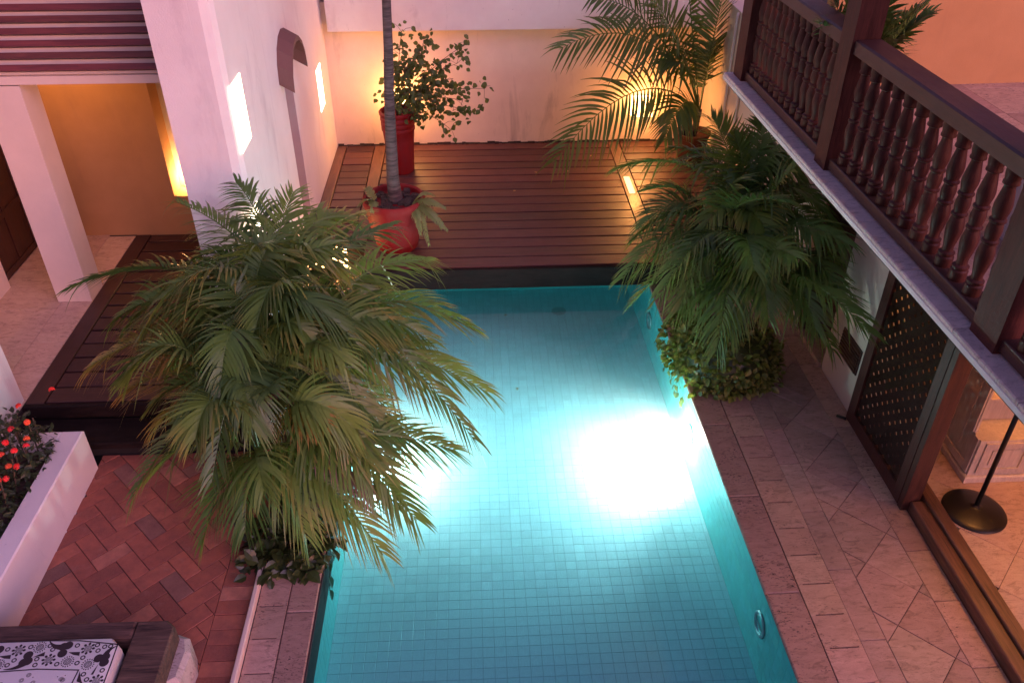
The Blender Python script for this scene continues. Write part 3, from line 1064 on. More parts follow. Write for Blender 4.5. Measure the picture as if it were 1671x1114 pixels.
# room behind
hp('room_wall', 7.4, 7.6, 1.5, 9.0, 0.0, 2.7, M['cream'])
hp('room_wall', 4.08, 7.4, 8.6, 8.8, 0.0, 2.7, M['cream'])
rf = setting('room_floor', (0, YR, 0), TH)
m_ = MB(); m_.box(4.076, 7.4, ly(1.5), ly(8.6), -0.1, 0.09); m_.build('mortar_bed', M['mortar'], rf)
DS = 0.46
for i in range(-12, 12):
    for j in range(-12, 12):
        ca_ = 5.1 + (i - j) * DS * r2; cb_ = ly(4.9) + (i + j) * DS * r2; h_ = DS / 2 - 0.0015
        P = [(ca_ + (sx - sy) * h_ * r2, cb_ + (sx + sy) * h_ * r2) for sx, sy in ((-1, -1), (1, -1), (1, 1), (-1, 1))]
        for n_ in ((-1, 0, -4.078), (1, 0, 6.6), (0, -1, -ly(2.6)), (0, 1, ly(8.0))):
            P = clip(P, *n_)
            if len(P) < 3:
                break
        if len(P) >= 3 and area(P) > 0.004:
            piece('slab', P, 0.08, 0.115, 0.003, M['travwarm'], rf, 0.001)

# ---- balcony (part of the house): its edge runs a further 0.8 degrees off
BX = Matrix.Translation((0, 0, 0)) @ Matrix.Translation(Vector((2.72, 9.06 - YR, 0))) @ Matrix.Rotation(0.0145, 4, 'Z')
HB = 2.87
def bp(name, x0, x1, y0, y1, z0, z1, m, c=0.0):
    """balcony part: x from the slab edge inwards, y towards the viewer is negative"""
    mb = MB(); cx, cyy, cz = (x0 + x1) / 2, (y0 + y1) / 2, z1
    mb.box(x0 - cx, x1 - cx, y0 - cyy, y1 - cyy, z0 - cz, 0, c)
    return place(name, mb.mesh(name, m), ho, mw=BX @ Matrix.Translation((cx, cyy, cz)))
bp('balcony_slab', 0.16, 5.2, -7.2, 0.0, 2.72, 2.845, M['white'])
bp('slab_edge', 0.0, 0.159, -7.2, 0.0, 2.80, 2.838, M['white'], 0.004)
bp('slab_edge', 0.03, 0.159, -7.2, 0.0, 2.765, 2.7985, M['darkwood'])
y = 0.0
while y > -7.1:
    L = 0.71
    bp('edge_tile', 0.006, 0.22, y - L + 0.006, y, 2.8385, HB, M['palestone'], 0.008)
    y -= L
for i in range(5):
    for j in range(10):
        x0 = 0.221 + i * 0.72; y0 = -0.72 * j
        bp('floor_slab', x0, x0 + .717, y0 - .717, y0, 2.846, HB - 0.004, M['trav'], 0.002)
# posts
bp('post', 0.09, 0.29, -0.32, -0.06, HB - 0.001, 5.4, M['balwood'])
bp('post', 0.10, 0.32, -2.62, -2.40, HB - 0.001, 5.4, M['balwood'])
bp('post', 0.10, 0.32, -5.24, -4.98, HB - 0.001, 5.4, M['balwood'])
rails = [(-2.40, -0.32), (-4.98, -2.62), (-7.2, -5.24)]
for (ya, yb) in rails:
    bp('bottom_rail', 0.13, 0.30, ya, yb, HB + 0.02, HB + 0.105, M['balwoody'], 0.006)
    bp('handrail', 0.125, 0.335, ya, yb, 3.835, 3.945, M['balwoody'], 0.014)
    k_ = ya + 0.3
    while k_ < yb:
        bp('rail_foot', 0.16, 0.26, k_ - 0.04, k_ + 0.04, HB - 0.0005, HB + 0.0195, M['balwood'])
        k_ += 0.9
# balusters
prof = [(0.040, 0.0), (0.043, 0.01), (0.043, 0.085), (0.036, 0.095), (0.041, 0.105), (0.041, 0.118), (0.028, 0.13), (0.026, 0.155),
        (0.034, 0.21), (0.041, 0.27), (0.042, 0.31), (0.036, 0.35), (0.031, 0.375), (0.039, 0.385), (0.039, 0.397), (0.031, 0.407),
        (0.036, 0.44), (0.037, 0.47), (0.033, 0.505), (0.031, 0.515), (0.039, 0.525), (0.039, 0.537), (0.031, 0.547),
        (0.040, 0.60), (0.041, 0.63), (0.034, 0.69), (0.026, 0.745), (0.026, 0.755), (0.038, 0.765), (0.038, 0.778), (0.034, 0.788), (0.040, 0.83), (0.040, 0.862)]
prof = [(r_ * 1.3, z_) for r_, z_ in prof]
lt = MB(); lt.lathe(prof, 14)
lme = lt.mesh('baluster', M['balwood'], True)
lme.set_sharp_from_angle(angle=math.radians(40))
ysb = [-0.38 - 0.150 * i for i in range(14)] + [-2.74 - 0.182 * i for i in range(13)] + [-5.36 - 0.18 * i for i in range(6)]
for yv in ysb:
    place('baluster', lme, ho, mw=BX @ Matrix.Translation((0.205, yv, HB + 0.105 - 0.018)) @ Matrix.Scale(0.863 / 0.862, 4) @ Matrix.Rotation(U(0, 6.28), 4, 'Z'))
# upper rooms behind the balcony
bp('upper_wall', 0.85, 4.8, -0.58, -0.35, HB - 0.01, 5.6, M['ochre'])
bp('pillar', 0.93, 1.5, -4.6, -3.72, HB - 0.005, 5.6, M['white'])

# ------------------------------------------------------------------ cabinet and floor lamp in the room
cb = thing('cabinet', 'limed pinkish wooden cabinet with recessed panels inside the doorway', 'cabinet', (4.53, 5.55, 0.118))
def cab(name, x0, x1, y0, y1, z0, z1, c=0.0, m='limed'):
    mb = MB(); mb.box(x0, x1, y0, y1, z0, z1, c); return mb.build(name, M[m], cb)
cab('plinth', -0.03, 1.45, -0.03, 0.66, 0.0, 0.07, 0.012)
cab('base_cupboard', 0.0, 1.42, 0.0, 0.62, 0.07, 0.50)
cab('shelf_back', 0.02, 1.40, 0.30, 0.60, 0.5, 1.5)
cab('side_panel', 0.0, 0.02, 0.12, 0.62, 0.5, 1.5)
cab('top', -0.02, 1.44, 0.08, 0.64, 1.5, 1.55, 0.01)
for (x0, x1) in ((0.06, 0.50), (0.54, 0.98)):
    f_ = MB()
    z0, z1 = 0.11, 0.47
    for (a0, a1, c0, c1) in ((x0, x1, z0, z0 + .05), (x0, x1, z1 - .05, z1), (x0, x0 + .05, z0 + .05, z1 - .05), (x1 - .05, x1, z0 + .05, z1 - .05)):
        f_.box(a0, a1, -0.016, -0.001, c0, c1)
    dr_ = f_.build('cupboard_door', M['limed'], cb)
    p_ = MB(); p_.box(x0 + .09, x1 - .09, -0.009, -0.001, z0 + .09, z1 - .09); p_.build('door_panel', M['limed'], dr_)
f_ = MB()
for (y0, y1, z0, z1) in ((0.02, 0.60, 0.09, 0.17), (0.02, 0.60, 1.38, 1.46), (0.02, 0.09, 0.17, 0.50), (0.13, 0.20, 0.5, 1.38), (0.53, 0.60, 0.17, 1.38)):
    f_.box(-0.016, -0.001, y0, y1, z0, z1)
f_.box(-0.010, -0.001, 0.26, 0.47, 0.25, 1.30)
f_.build('side_frame', M['limed'], cb)
for z in (0.85, 1.2):
    cab('shelf', 0.022, 1.40, 0.14, 0.298, z, z + 0.025)

fl = thing('floor_lamp', 'black metal lamp stand on a domed round foot in the doorway', 'lamp', (4.43, 5.17, 0.116))
mb = MB(); mb.lathe([(0.27, 0.0), (0.275, 0.006), (0.268, 0.016), (0.22, 0.034), (0.14, 0.054), (0.06, 0.067), (0.03, 0.072), (0.026, 0.085), (0.001, 0.086)], 48); mb.build('foot', M['metal'], fl, smooth=True)
mb = MB(); mb.tube([(0, 0, 0.085), (0, 0, 0.9), (0, 0, 1.95)], 0.021, 14); mb.build('pole', M['metal'], fl, smooth=True)
mb = MB(); mb.lathe([(0.20, 1.96), (0.12, 2.26)], 28, cap=False); mb.build('lamp_shade', M['cloth'], fl, smooth=True)

# ------------------------------------------------------------------ wall lamps
def wall_lamp(loc, rz, label, power, w=0.34, h=0.32):
    t = thing('wall_lamp', label, 'lamp', loc, rz, 'glowing box lamps on the courtyard walls')
    # local -y faces the room
    mb = MB(); mb.box(-w / 2, w / 2, -0.15, -0.04, -h / 2, h / 2, 0.01); mb.build('lamp_shade', M['glow'], t)
    mb = MB(); mb.box(-w / 2 + .08, w / 2 - .08, -0.039, 0.0, -0.06, 0.06); mb.build('bracket', M['metal'], t)
    point('bulb', t, (0, -0.42, h / 2 - 0.02), power, WARM, 0.08)
    return t
wall_lamp((2.74, 13.5, 0.95), 0, 'glowing box lamp on the back wall behind an arching frond', 23)
wall_lamp((-1.18, 13.5, 1.12), 0, 'glowing box lamp behind the bush in the tall red pot', 24)
wall_lamp((rw(3.83, 10.5)[0], 10.5, 1.45), PI / 2 * -1 + PI, 'glowing box lamp on the side wall seen through palm leaves below the balcony', 34)
wall_lamp((-1.98, 10.105, 0.17), 0, 'glowing box lamp low on the deck front behind the left palm', 5, 0.42, 0.26)

dl = thing('deck_glare', 'added glowing strip standing in for glare on the deck border board under palm fronds', 'lamp', (2.318, 11.75, DZ))
mb = MB(); mb.box(-0.055, 0.055, -0.31, 0.31, -0.02, 0.004, 0.003); mb.build('glare_backing', M['metal'], dl)
mb = MB(); mb.box(-0.045, 0.045, -0.30, 0.30, 0.0045, 0.008); mb.build('lens', M['strip'], dl)  # glare on the plank made as a glowing strip, no real fixture
point('bulb', dl, (0.10, 0.0, 0.30), 8, WARM, 0.05)  # added floating light, stands for a lamp hidden by the palm

ng = thing('niche_light', 'warm uplight at the foot of the narrow niche in the colonnade', 'lamp', (-3.88, 10.86, 0.87))
mb = MB(); mb.box(-0.09, 0.09, -0.05, 0.05, 0.0, 0.05, 0.006); mb.build('lens', M['glow'], ng)
point('bulb', ng, (0, -0.03, 0.16), 20, (1.0, 0.56, 0.22), 0.04)
mb = MB(); mb.box(-4.03, -3.72, 10.8, 10.95, 0.5, 0.868)
# colonnade and room lamps (ceiling lights that light these rooms)
cl_ = thing('ceiling_lamp', 'small warm ceiling lamp inside the colonnade', 'lamp', (-5.3, 9.75, 2.95))
mb = MB(); mb.lathe([(0.02, -0.08), (0.06, -0.07), (0.07, -0.03), (0.05, -0.001)], 20); mb.build('lamp_shade', M['glow'], cl_, smooth=True)
point('bulb', cl_, (0.35, 0.0, -0.2), 12, (1.0, 0.45, 0.15), 0.08)
rl_ = thing('ceiling_lamp', 'small warm ceiling lamp inside the doorway room', 'lamp', (4.62, 5.05, 2.70))
mb = MB(); mb.lathe([(0.02, -0.08), (0.06, -0.07), (0.07, -0.03), (0.05, -0.001)], 20); mb.build('lamp_shade', M['glow'], rl_, smooth=True)
point('bulb', rl_, (0, 0.0, -0.2), 52, WARM, 0.08)
bl_ = thing('ceiling_lamp', 'warm lamp high over the balcony', 'lamp', (5.0, 6.2, 5.5))
mb = MB(); mb.lathe([(0.02, -0.08), (0.06, -0.07), (0.07, -0.03), (0.05, -0.001)], 20); mb.build('lamp_shade', M['glow'], bl_, smooth=True)
point('bulb', bl_, (0, 0.0, -0.2), 19, WARM, 0.08)

# ------------------------------------------------------------------ planter, daybed
pt = thing('planter', 'long white plastered planter beside the brick terrace', 'planter', (-3.78, 4.5, 0))
mb = MB(); mb.prism([(-0.20, -1.9), (0.0, -1.9), (0.0, 1.72), (-0.20, 1.72)], -0.05, 0.49, 0.012); mb.build('wall', M['white'], pt)
mb = MB(); mb.prism([(-1.0, 1.54), (-0.201, 1.54), (-0.201, 1.72), (-1.0, 1.72)], -0.05, 0.489, 0.012); mb.build('wall', M['white'], pt)
mb = MB(); mb.box(-1.0, -0.201, -1.9, 1.539, -0.05, 0.38); mb.build('soil', M['soil'], pt)

db = thing('daybed', 'heavy dark timber daybed at the near corner of the brick terrace', 'daybed', (-2.35, 4.06, 0))
mb = MB(); mb.box(-3.0, -0.262, -0.145, 0.0, 0.20, 0.47, 0.014); mb.build('back_beam', M['bench'], db)
mb = MB()
mb.prism([(-0.26, -1.6), (0.03, -1.6), (0.03, -0.06), (-0.04, 0.0), (-0.26, 0.0)], 0.20, 0.465, 0.014); o = mb.build('side_beam', M['bench'], db)
mb = MB(); mb.box(-3.0, -0.262, -1.6, -0.147, 0.22, 0.34); mb.build('platform', M['darkwood'], db)
for lx_ in (-0.2, -2.6):
    mb = MB(); mb.box(lx_ - .07, lx_ + .07, -0.22, -0.08, 0.0, 0.199); mb.build('leg', M['bench'], db)
stn = MB()
random.seed(11)
P = [(-0.12, -0.22), (0.0, -0.25), (0.085, -0.19), (0.10, 0.04), (0.06, 0.17), (-0.04, 0.21), (-0.12, 0.14)]
stn.prism(P, 0.0, 0.30, 0.035)
o = tag(stn.build('stone_block', M['rock'], loc=(-2.32, 3.86, 0.0)), 'rough pale coral stone block beside the daybed', 'stone')

ms = thing('mattress', 'white mattress cover printed with dark flowers and rings', 'mattress', (0, 0, 0))
mb = MB()
# rounded slab: stacked insets
base = [(-4.6, 2.6), (-2.63, 2.6), (-2.635, 3.80), (-2.72, 3.885), (-4.6, 3.905)]
zz = [(0.341, 0.02), (0.37, 0.0), (0.49, 0.0), (0.515, 0.010), (0.528, 0.025)]
rings = [inset(base, d) if d else base for z, d in zz]
for (z, d), rg in zip(zz, rings):
    mb.v += [(x, y, z) for x, y in rg]
for r in range(len(zz) - 1):
    for i in range(5):
        j = (i + 1) % 5
        mb.f.append((r * 5 + i, r * 5 + j, (r + 1) * 5 + j, (r + 1) * 5 + i))
mb.f.append(tuple((len(zz) - 1) * 5 + i for i in range(5)))
mb.build('cover', M['cloth'], ms, smooth=True, sharp=50)
PZ = 0.5295
pr = MB()
SH = (-0.028, -0.005)
def pring(c, r0, r1, n=22, sy=1.0):
    b_ = len(pr.v)
    for i in range(n):
        a = 2 * PI * i / n
        for r in (r0, r1):
            pr.v.append((c[0] + SH[0] + r * math.cos(a), c[1] + SH[1] + r * math.sin(a) * sy, PZ))
    for i in range(n):
        j = (i + 1) % n
        pr.f.append((b_ + 2 * i, b_ + 2 * i + 1, b_ + 2 * j + 1, b_ + 2 * j))
def pdisc(c, r, n=16, ax=1.0, rot=0.0):
    pr.poly([(c[0] + SH[0] + r * (math.cos(2 * PI * i / n) * ax * math.cos(rot) - math.sin(2 * PI * i / n) * math.sin(rot)),
              c[1] + SH[1] + r * (math.cos(2 * PI * i / n) * ax * math.sin(rot) + math.sin(2 * PI * i / n) * math.cos(rot)), PZ) for i in range(n)])
def pline(pts, w):
    for a, c in zip(pts[:-1], pts[1:]):
        a = Vector(a) + Vector(SH); c = Vector(c) + Vector(SH); d = (c - a).normalized(); n = Vector((-d.y, d.x)) * w / 2; a = a - d * w / 2; c = c + d * w / 2
        pr.poly([(*(a - n), PZ), (*(c - n), PZ), (*(c + n), PZ), (*(a + n), PZ)])
RINGS = [(-2.915, 3.823), (-2.773, 3.821), (-2.716, 3.804), (-2.675, 3.807), (-2.753, 3.774), (-2.84, 3.721), (-2.865, 3.679), (-2.668, 3.613), (-2.752, 3.546), (-2.788, 3.588), (-3.109, 3.83), (-3.078, 3.797), (-3.243, 3.826), (-3.399, 3.813), (-3.16, 3.724), (-3.154, 3.677), (-3.316, 3.721), (-3.348, 3.684), (-3.004, 3.677), (-2.70, 3.45), (-2.75, 3.39)]
FLOW = [(-2.83, 3.794), (-3.318, 3.801), (-3.075, 3.714), (-2.681, 3.534)]
SUNS = [(-3.177, 3.82), (-2.937, 3.694), (-2.785, 3.665), (-3.413, 3.689)]
BULBS = [[(-2.98, 3.826), (-2.998, 3.762), (-3.01, 3.817), (-3.129, 3.871)], [(-3.233, 3.758), (-3.243, 3.701), (-3.217, 3.709), (-3.358, 3.649)], [(-2.727, 3.711), (-2.677, 3.675), (-2.683, 3.719), (-2.631, 3.805)], [(-3.458, 3.813), (-3.473, 3.779), (-3.482, 3.809), (-3.6, 3.884)]]
WED = [[(-2.959, 3.77), (-2.877, 3.769), (-2.871, 3.737), (-2.917, 3.747)], [(-3.438, 3.758), (-3.356, 3.767), (-3.349, 3.734), (-3.392, 3.738)], [(-3.199, 3.737), (-3.124, 3.781), (-3.118, 3.745), (-3.16, 3.745)], [(-2.737, 3.583), (-2.712, 3.667), (-2.716, 3.619), (-2.72, 3.582)], [(-2.816, 3.535), (-2.822, 3.615), (-2.79, 3.548), (-2.764, 3.511)]]
for c in RINGS:
    pring(c, 0.010, 0.018)
for c in FLOW:
    pring(c, 0.004, 0.008); pring(c, 0.013, 0.017); pring(c, 0.021, 0.025)
    for i in range(8):
        a = 2 * PI * i / 8
        pdisc((c[0] + 0.038 * math.cos(a), c[1] + 0.038 * math.sin(a)), 0.0095, 10, 1.2, a)
for c in SUNS:
    pring(c, 0.005, 0.009); pring(c, 0.014, 0.018); pring(c, 0.022, 0.027)
    for i in range(16):
        a = 2 * PI * i / 16
        pdisc((c[0] + 0.040 * math.cos(a), c[1] + 0.040 * math.sin(a)), 0.0042, 8, 1.5, a)
for p in BULBS:
    for c in p[:3]:
        PZ += 0.0001
        pdisc(c, 0.033, 18)
    PZ -= 0.0003
    a = Vector(p[2]) + Vector(SH); t_ = Vector(p[3]) + Vector(SH); d = (t_ - a); n = Vector((-d.y, d.x)).normalized()
    prev = None
    PZ += 0.0005
    for k in range(7):
        s = k / 6; c = a + d * s + n * 0.02 * math.sin(s * PI); ww = 0.026 * (1 - s) ** 1.3 + 0.003
        if prev:
            pr.poly([(*(prev[0] - n * prev[1]), PZ), (*(c - n * ww), PZ), (*(c + n * ww), PZ), (*(prev[0] + n * prev[1]), PZ)])
        prev = (c, ww)
    PZ -= 0.0005
for p in WED:
    pr.poly([(x + SH[0], y + SH[1], PZ + .0002) for x, y in p])
pline([(-3.8, 3.875), (-3.296, 3.872), (-3.141, 3.872), (-2.911, 3.862), (-2.63, 3.82), (-2.625, 3.662), (-2.622, 3.0)], 0.009)
pline([(-3.8, 3.632), (-3.404, 3.632), (-3.127, 3.643), (-2.834, 3.623), (-2.843, 3.514), (-2.846, 3.0)], 0.009)
random.seed(5)
for i in range(60):
    c = (U(-3.75, -2.9), U(3.2, 3.6))
    if R() < 0.3:
        pring(c, 0.006, 0.009, 14); pring(c, 0.013, 0.016, 16)
    else:
        pdisc(c, 0.004, 8)
pr.f = [tuple(f) for f in pr.f]
pr.build('printed_pattern', M['print'], ms, kind='stuff')

# ------------------------------------------------------------------ plants
def frond_mesh(B, T, arch, n=38, LL=0.42, LW=0.0135, m=None, seed=0, droop=0.35, start=0.2, lift=0.38, roll=None):
    """an arching palm frond: a rachis and two combs of leaflets, local to B"""
    rr = random.Random(seed)
    B = Vector(B); T = Vector(T)
    D = T - B
    hz = Vector((D.x, D.y, 0))
    if hz.length < 0.05:
        hz = Vector((rr.uniform(-1, 1), rr.uniform(-1, 1), 0))
    hz.normalize()
    side0 = hz.cross(Vector((0, 0, 1))).normalized()
    C = D * 0.42 + Vector((0, 0, arch)) + side0 * rr.uniform(-.10, .10) * D.length
    def pos(t):
        return C * (2 * t * (1 - t)) + D * (t * t)
    def tan(t):
        return (C * (2 - 4 * t) + D * (2 * t)).normalized()
    mb = MB(); mb.uv = []
    L = D.length
    K = 12
    pts = [pos(i / K) for i in range(K + 1)]
    mb.tube(pts, [0.013 * (1 - 0.8 * i / K) * (0.6 + 0.4 * min(L, 1.5)) for i in range(K + 1)], 5, cap=False)
    for i in range(K + 1):
        mb.uv += [(0.0, i / K)] * 5
    roll = rr.uniform(-.4, .4) if roll is None else roll
    for k in range(n):
        for sg in (-1, 1):
            t = start + (1 - start) * ((k + (0.25 if sg > 0 else 0) + rr.uniform(-.15, .15)) / n)
            t = min(max(t, 0.05), 0.995)
            s = (t - start) / (1 - start)
            p = pos(t); tg = tan(t)
            side = (side0 - tg * side0.dot(tg)).normalized()
            N = side.cross(tg)
            if N.z < 0:
                N = -N
            side_r = (side * math.cos(roll) + N * math.sin(roll)); N_r = (N * math.cos(roll) - side * math.sin(roll))
            prof = (0.66 + 0.34 * math.sin(min(1, s * 2.6) * PI / 2)) * (1 - 0.66 * max(0, s - 0.40) / 0.60)
            ln = LL * prof * rr.uniform(0.88, 1.08)
            ang = math.radians(76 - 46 * s + rr.uniform(-5, 5))
            d = (side_r * sg * math.sin(ang) + tg * math.cos(ang) + N_r * lift * rr.uniform(0.5, 1.3)).normalized()
            wd = (tg - d * tg.dot(d)).normalized()
            wd = (wd + N_r * 0.25 * sg).normalized()
            dr_ = droop * rr.uniform(0.6, 1.5)
            if rr.random() < 0.05:
                dr_ *= 2.2
            b_ = len(mb.v)
            wid = LW * (0.7 + 0.3 * prof) * rr.uniform(0.85, 1.15)
            for q_, (u_, ww) in enumerate(((0, 0.4), (0.2, 0.95), (0.42, 1.0), (0.64, 0.78), (0.84, 0.45), (1.0, 0.04))):
                c = p + d * (ln * u_) + Vector((0, 0, -1)) * (dr_ * ln * u_ ** 2.0) + tg * (0.26 * ln * u_ * u_)
                mb.v.append(tuple(c + wd * wid * ww)); mb.v.append(tuple(c - wd * wid * ww))
                mb.uv += [(u_, s), (u_, s)]
            for q_ in range(5):
                mb.f.append((b_ + 2 * q_, b_ + 2 * q_ + 1, b_ + 2 * q_ + 3, b_ + 2 * q_ + 2))
    return mb

SEED = [100]
def frond(par, B, T, arch, m, name='frond', **kw):
    SEED[0] += 1
    mb = frond_mesh(B, T, arch, seed=SEED[0], **kw)
    return mb.build(name, m, par, loc=Vector(B) - par.location)


def areca(name, label, base, stems, tips, extra, mats, R0, LL=0.42, seed=1, group=None, topz=1.1):
    random.seed(seed)
    t = thing(name, label, 'palm', base, 0, group)
    bx, by, bz = base
    crowns = []
    for (sx, sy, h) in stems:
        top = Vector((sx * 1.5, sy * 1.5, h))
        mb = MB(); mb.tube([(sx, sy, -0.02), (sx * 1.2, sy * 1.2, h * 0.55), top], [0.035, 0.03, 0.024], 8); mb.build('stem', M['stem'], t, smooth=True)
        crowns.append(Vector(base) + top)
    for tp in tips:
        T = Vector(tp[:3])
        B = min(crowns, key=lambda c: (c - T).length * random.uniform(0.8, 1.25))
        d = (T - B).length
        arch = tp[3] if len(tp) > 3 else max(0.2, 0.65 - 0.25 * (T.z - B.z)) * min(1, d)
        m = M[tp[4]] if len(tp) > 4 else M[random.choice(mats)]
        frond(t, B, T, arch, m, n=int(20 + 16 * min(d, 1.9)), LL=LL * min(1.1, 0.66 + 0.3 * d), droop=U(.35, .75))
    for i in range(extra):
        B = random.choice(crowns)
        az = U(0, 2 * PI); el = U(0.10, 1.3); ln = R0 * U(0.7, 1.05)
        el2 = el
        T = B + Vector((math.cos(az) * math.cos(el2) * ln, math.sin(az) * math.cos(el2) * ln, math.sin(el2) * ln * 0.9 - 0.48 * ln))
        T.z = max(T.z, 0.25)
        frond(t, B, T, U(.5, .75) * ln, M[random.choice(mats)], n=int(20 + 15 * ln), LL=LL * U(.8, 1.0), droop=U(.35, .75))
    return t

LEFT = [(-3.85, 7.01, 1.6), (-3.54, 6.25, 1.2, .5, 'palmyellow'), (-2.8, 7.33, 2.3), (-2.22, 7.31, 2.5), (-1.7, 7.3, 2.4), (-1.1, 7.4, 2.1, .55, 'palmyellow'), (-0.44, 7.0, 1.8), (-0.05, 6.39, 1.4), (0.05, 5.86, 1.1), (-0.23, 5.33, 0.9), (-0.56, 4.83, 0.6), (-0.84, 4.66, 0.4), (-1.46, 4.76, 0.5), (-2.3, 4.77, 0.5), (-2.77, 5.26, 0.8), (-3.16, 6.01, 1.1, .5, 'palmyellow'), (-2.86, 5.73, 0.9, .5, 'palmyellow'), (-1.7, 4.73, 1.1), (-1.27, 5.04, 1.5, .4, 'palmyellow'), (-0.66, 5.36, 1.0), (-0.96, 5.0, 0.8, .3, 'palmdry'), (-0.78, 6.94, 2.2), (-1.26, 6.43, 2.3), (-2.56, 6.81, 2.0), (-1.6, 5.06, 1.8), (-2.61, 6.17, 1.5), (-1.09, 5.43, 1.8), (-1.83, 6.27, 2.4), (-3.33, 6.59, 1.5), (-2.73, 6.08, 1.3), (-1.16, 4.86, 0.6), (-1.94, 4.76, 0.6), (-0.45, 6.1, 1.5), (-1.75, 5.25, 1.55, .35, 'palmdry')]
stems = [(0.0, 0.0, 1.25), (0.12, -0.25, 1.0), (-0.15, 0.2, 1.45), (-0.2, -0.15, 1.1), (0.18, 0.22, 1.4), (0.0, 0.45, 1.5), (-0.05, -0.42, 0.85)]
areca('areca_palm', 'big bushy palm with arching yellow-green fronds at the left pool edge', (-1.82, 6.0, 0.0), stems, LEFT, 44, ['palm', 'palm', 'palm', 'palmdark'], 1.85, 0.47, 3)
RIGHT = [(1.75, 9.71, 1.5), (1.57, 7.9, 1.0), (1.74, 8.26, 1.3), (2.39, 6.85, 0.75), (2.08, 7.36, 0.9), (3.35, 6.81, 1.0), (3.63, 6.32, 1.3), (3.62, 7.12, 1.8), (3.38, 7.88, 2.4), (2.95, 7.27, 2.2), (2.82, 8.65, 2.3), (2.6, 8.9, 2.45), (3.1, 8.7, 2.45), (2.2, 8.9, 2.1), (2.48, 9.05, 2.0), (1.94, 8.66, 1.7), (2.32, 7.47, 1.5), (2.62, 6.86, 1.7), (3.03, 6.9, 1.8), (3.56, 6.97, 1.4)]
stems = [(0.0, 0.0, 1.2), (0.14, -0.15, 1.0), (-0.15, 0.1, 1.3), (0.1, 0.2, 1.45), (-0.08, -0.2, 1.0)]
areca('areca_palm', 'dark green bushy palm under the balcony edge at the right', (2.85, 8.15, 0.0), stems, RIGHT, 34, ['palmdark', 'palm', 'palmdark'], 1.42, 0.46, 4)

# palm in a pot at the far right corner
pp = thing('potted_palm', 'tall palm with long drooping fronds in the far right corner', 'palm', (3.42, 12.6, DZ))
mb = MB(); mb.lathe([(0.17, 0.0), (0.20, 0.05), (0.25, 0.42), (0.28, 0.46), (0.28, 0.50), (0.24, 0.50), (0.235, 0.44), (0.001, 0.44)], 30); mb.build('pot', M['potbrown'], pp, smooth=True, sharp=45)
mb = MB(); mb.tube([(0, 0, 0.43), (0.03, 0, 0.6), (0.06, 0.02, 0.85)], [0.06, 0.05, 0.045], 10); mb.build('trunk', M['bark'], pp, smooth=True)
mb = MB(); mb.tube([(-0.13, 0.02, 0.43), (-0.13, 0.02, 0.75)], [0.05, 0.045], 10); mb.build('trunk', M['bark'], pp, smooth=True)
random.seed(21)
CR = Vector((3.48, 12.6, 1.1))
for (T, arch, LLL, RO) in (((1.12, 11.6, 0.75), 1.35, .82, 1.0), ((1.18, 11.8, 2.35), 1.35, .72, .9), ((2.13, 12.0, 3.2), 0.6, .66, .6), ((2.9, 12.2, 3.4), 0.4, .62, .6), ((3.6, 12.5, 3.1), 0.3, .6, .6), ((2.8, 11.9, 0.95), 0.7, .5, .6), ((3.72, 12.9, 2.1), 0.5, .45, .6), ((1.56, 11.9, 3.0), 1.0, .66, .9), ((2.45, 12.9, 2.9), 0.6, .6, .6), ((2.75, 12.2, 2.0), 0.7, .5, .6)):
    frond(pp, CR, T, arch, M['palmdark'], n=31, LL=LLL, LW=0.021, droop=U(.25, .5), start=0.24, roll=RO)

# planted palm trunk in the round pot
tp = thing('potted_palm', 'slim bare palm trunk rising out of a wide red pot on the deck', 'palm', (-1.07, 10.0, DZ))
mb = MB(); mb.lathe([(0.24, 0.0), (0.27, 0.03), (0.34, 0.35), (0.375, 0.58), (0.40, 0.64), (0.405, 0.70), (0.385, 0.73), (0.35, 0.72), (0.34, 0.66), (0.001, 0.66)], 40); mb.build('pot', M['pot'], tp, smooth=True, sharp=45)
mb = MB()
for i in range(70):
    a = U(0, 6.28); r_ = 0.31 * math.sqrt(R()); s_ = U(.015, .04)
    mb.obox((r_ * math.cos(a), r_ * math.sin(a), 0.665 + U(0, .02)), (s_, U(-.01, .01), 0), (U(-.01, .01), s_, U(-.01, .01)), (0, 0.004, s_ * .6))
mb.build('soil', M['soil'], tp, kind='stuff')
tr = [(0.02, 0.0, 0.6), (0.018, 0, 0.75), (0.01, 0, 1.0), (0.03, 0, 1.5), (0.05, 0, 2.0), (0.09, 0, 2.6), (0.12, 0, 3.3), (0.14, 0, 4.6)]
mb = MB(); mb.tube(tr, [0.115, 0.092, 0.078, 0.070, 0.062, 0.055, 0.050, 0.046], 16); mb.build('trunk', M['bark'], tp, smooth=True)
random.seed(31)
CRT = Vector((-0.93, 10.0, DZ + 4.5))
for k in range(9):
    az = k * 0.7
    frond(tp, CRT, CRT + Vector((math.cos(az) * 1.2, math.sin(az) * 1.2, U(0.1, 0.7))), 0.6, M['palm'], n=28, LL=0.4)
# ferns in that pot
for (B, tips) in ((Vector((-0.82, 9.85, DZ + 0.68)), [(-0.40, 9.72, 1.0), (-0.45, 9.55, 0.80), (-0.62, 9.45, 0.62), (-0.55, 9.85, 1.12), (-0.72, 9.5, 0.75), (-0.38, 9.62, .72)]), (Vector((-1.3, 9.9, DZ + 0.68)), [(-1.5, 9.7, 1.05), (-1.42, 10.05, 1.15), (-1.32, 9.65, 1.0)])):
    for T in tips:
        frond(tp, B, T, 0.16, M['fern'], 'fern_frond', n=18, LL=0.085, LW=0.011, droop=0.3, start=0.1, lift=0.1)

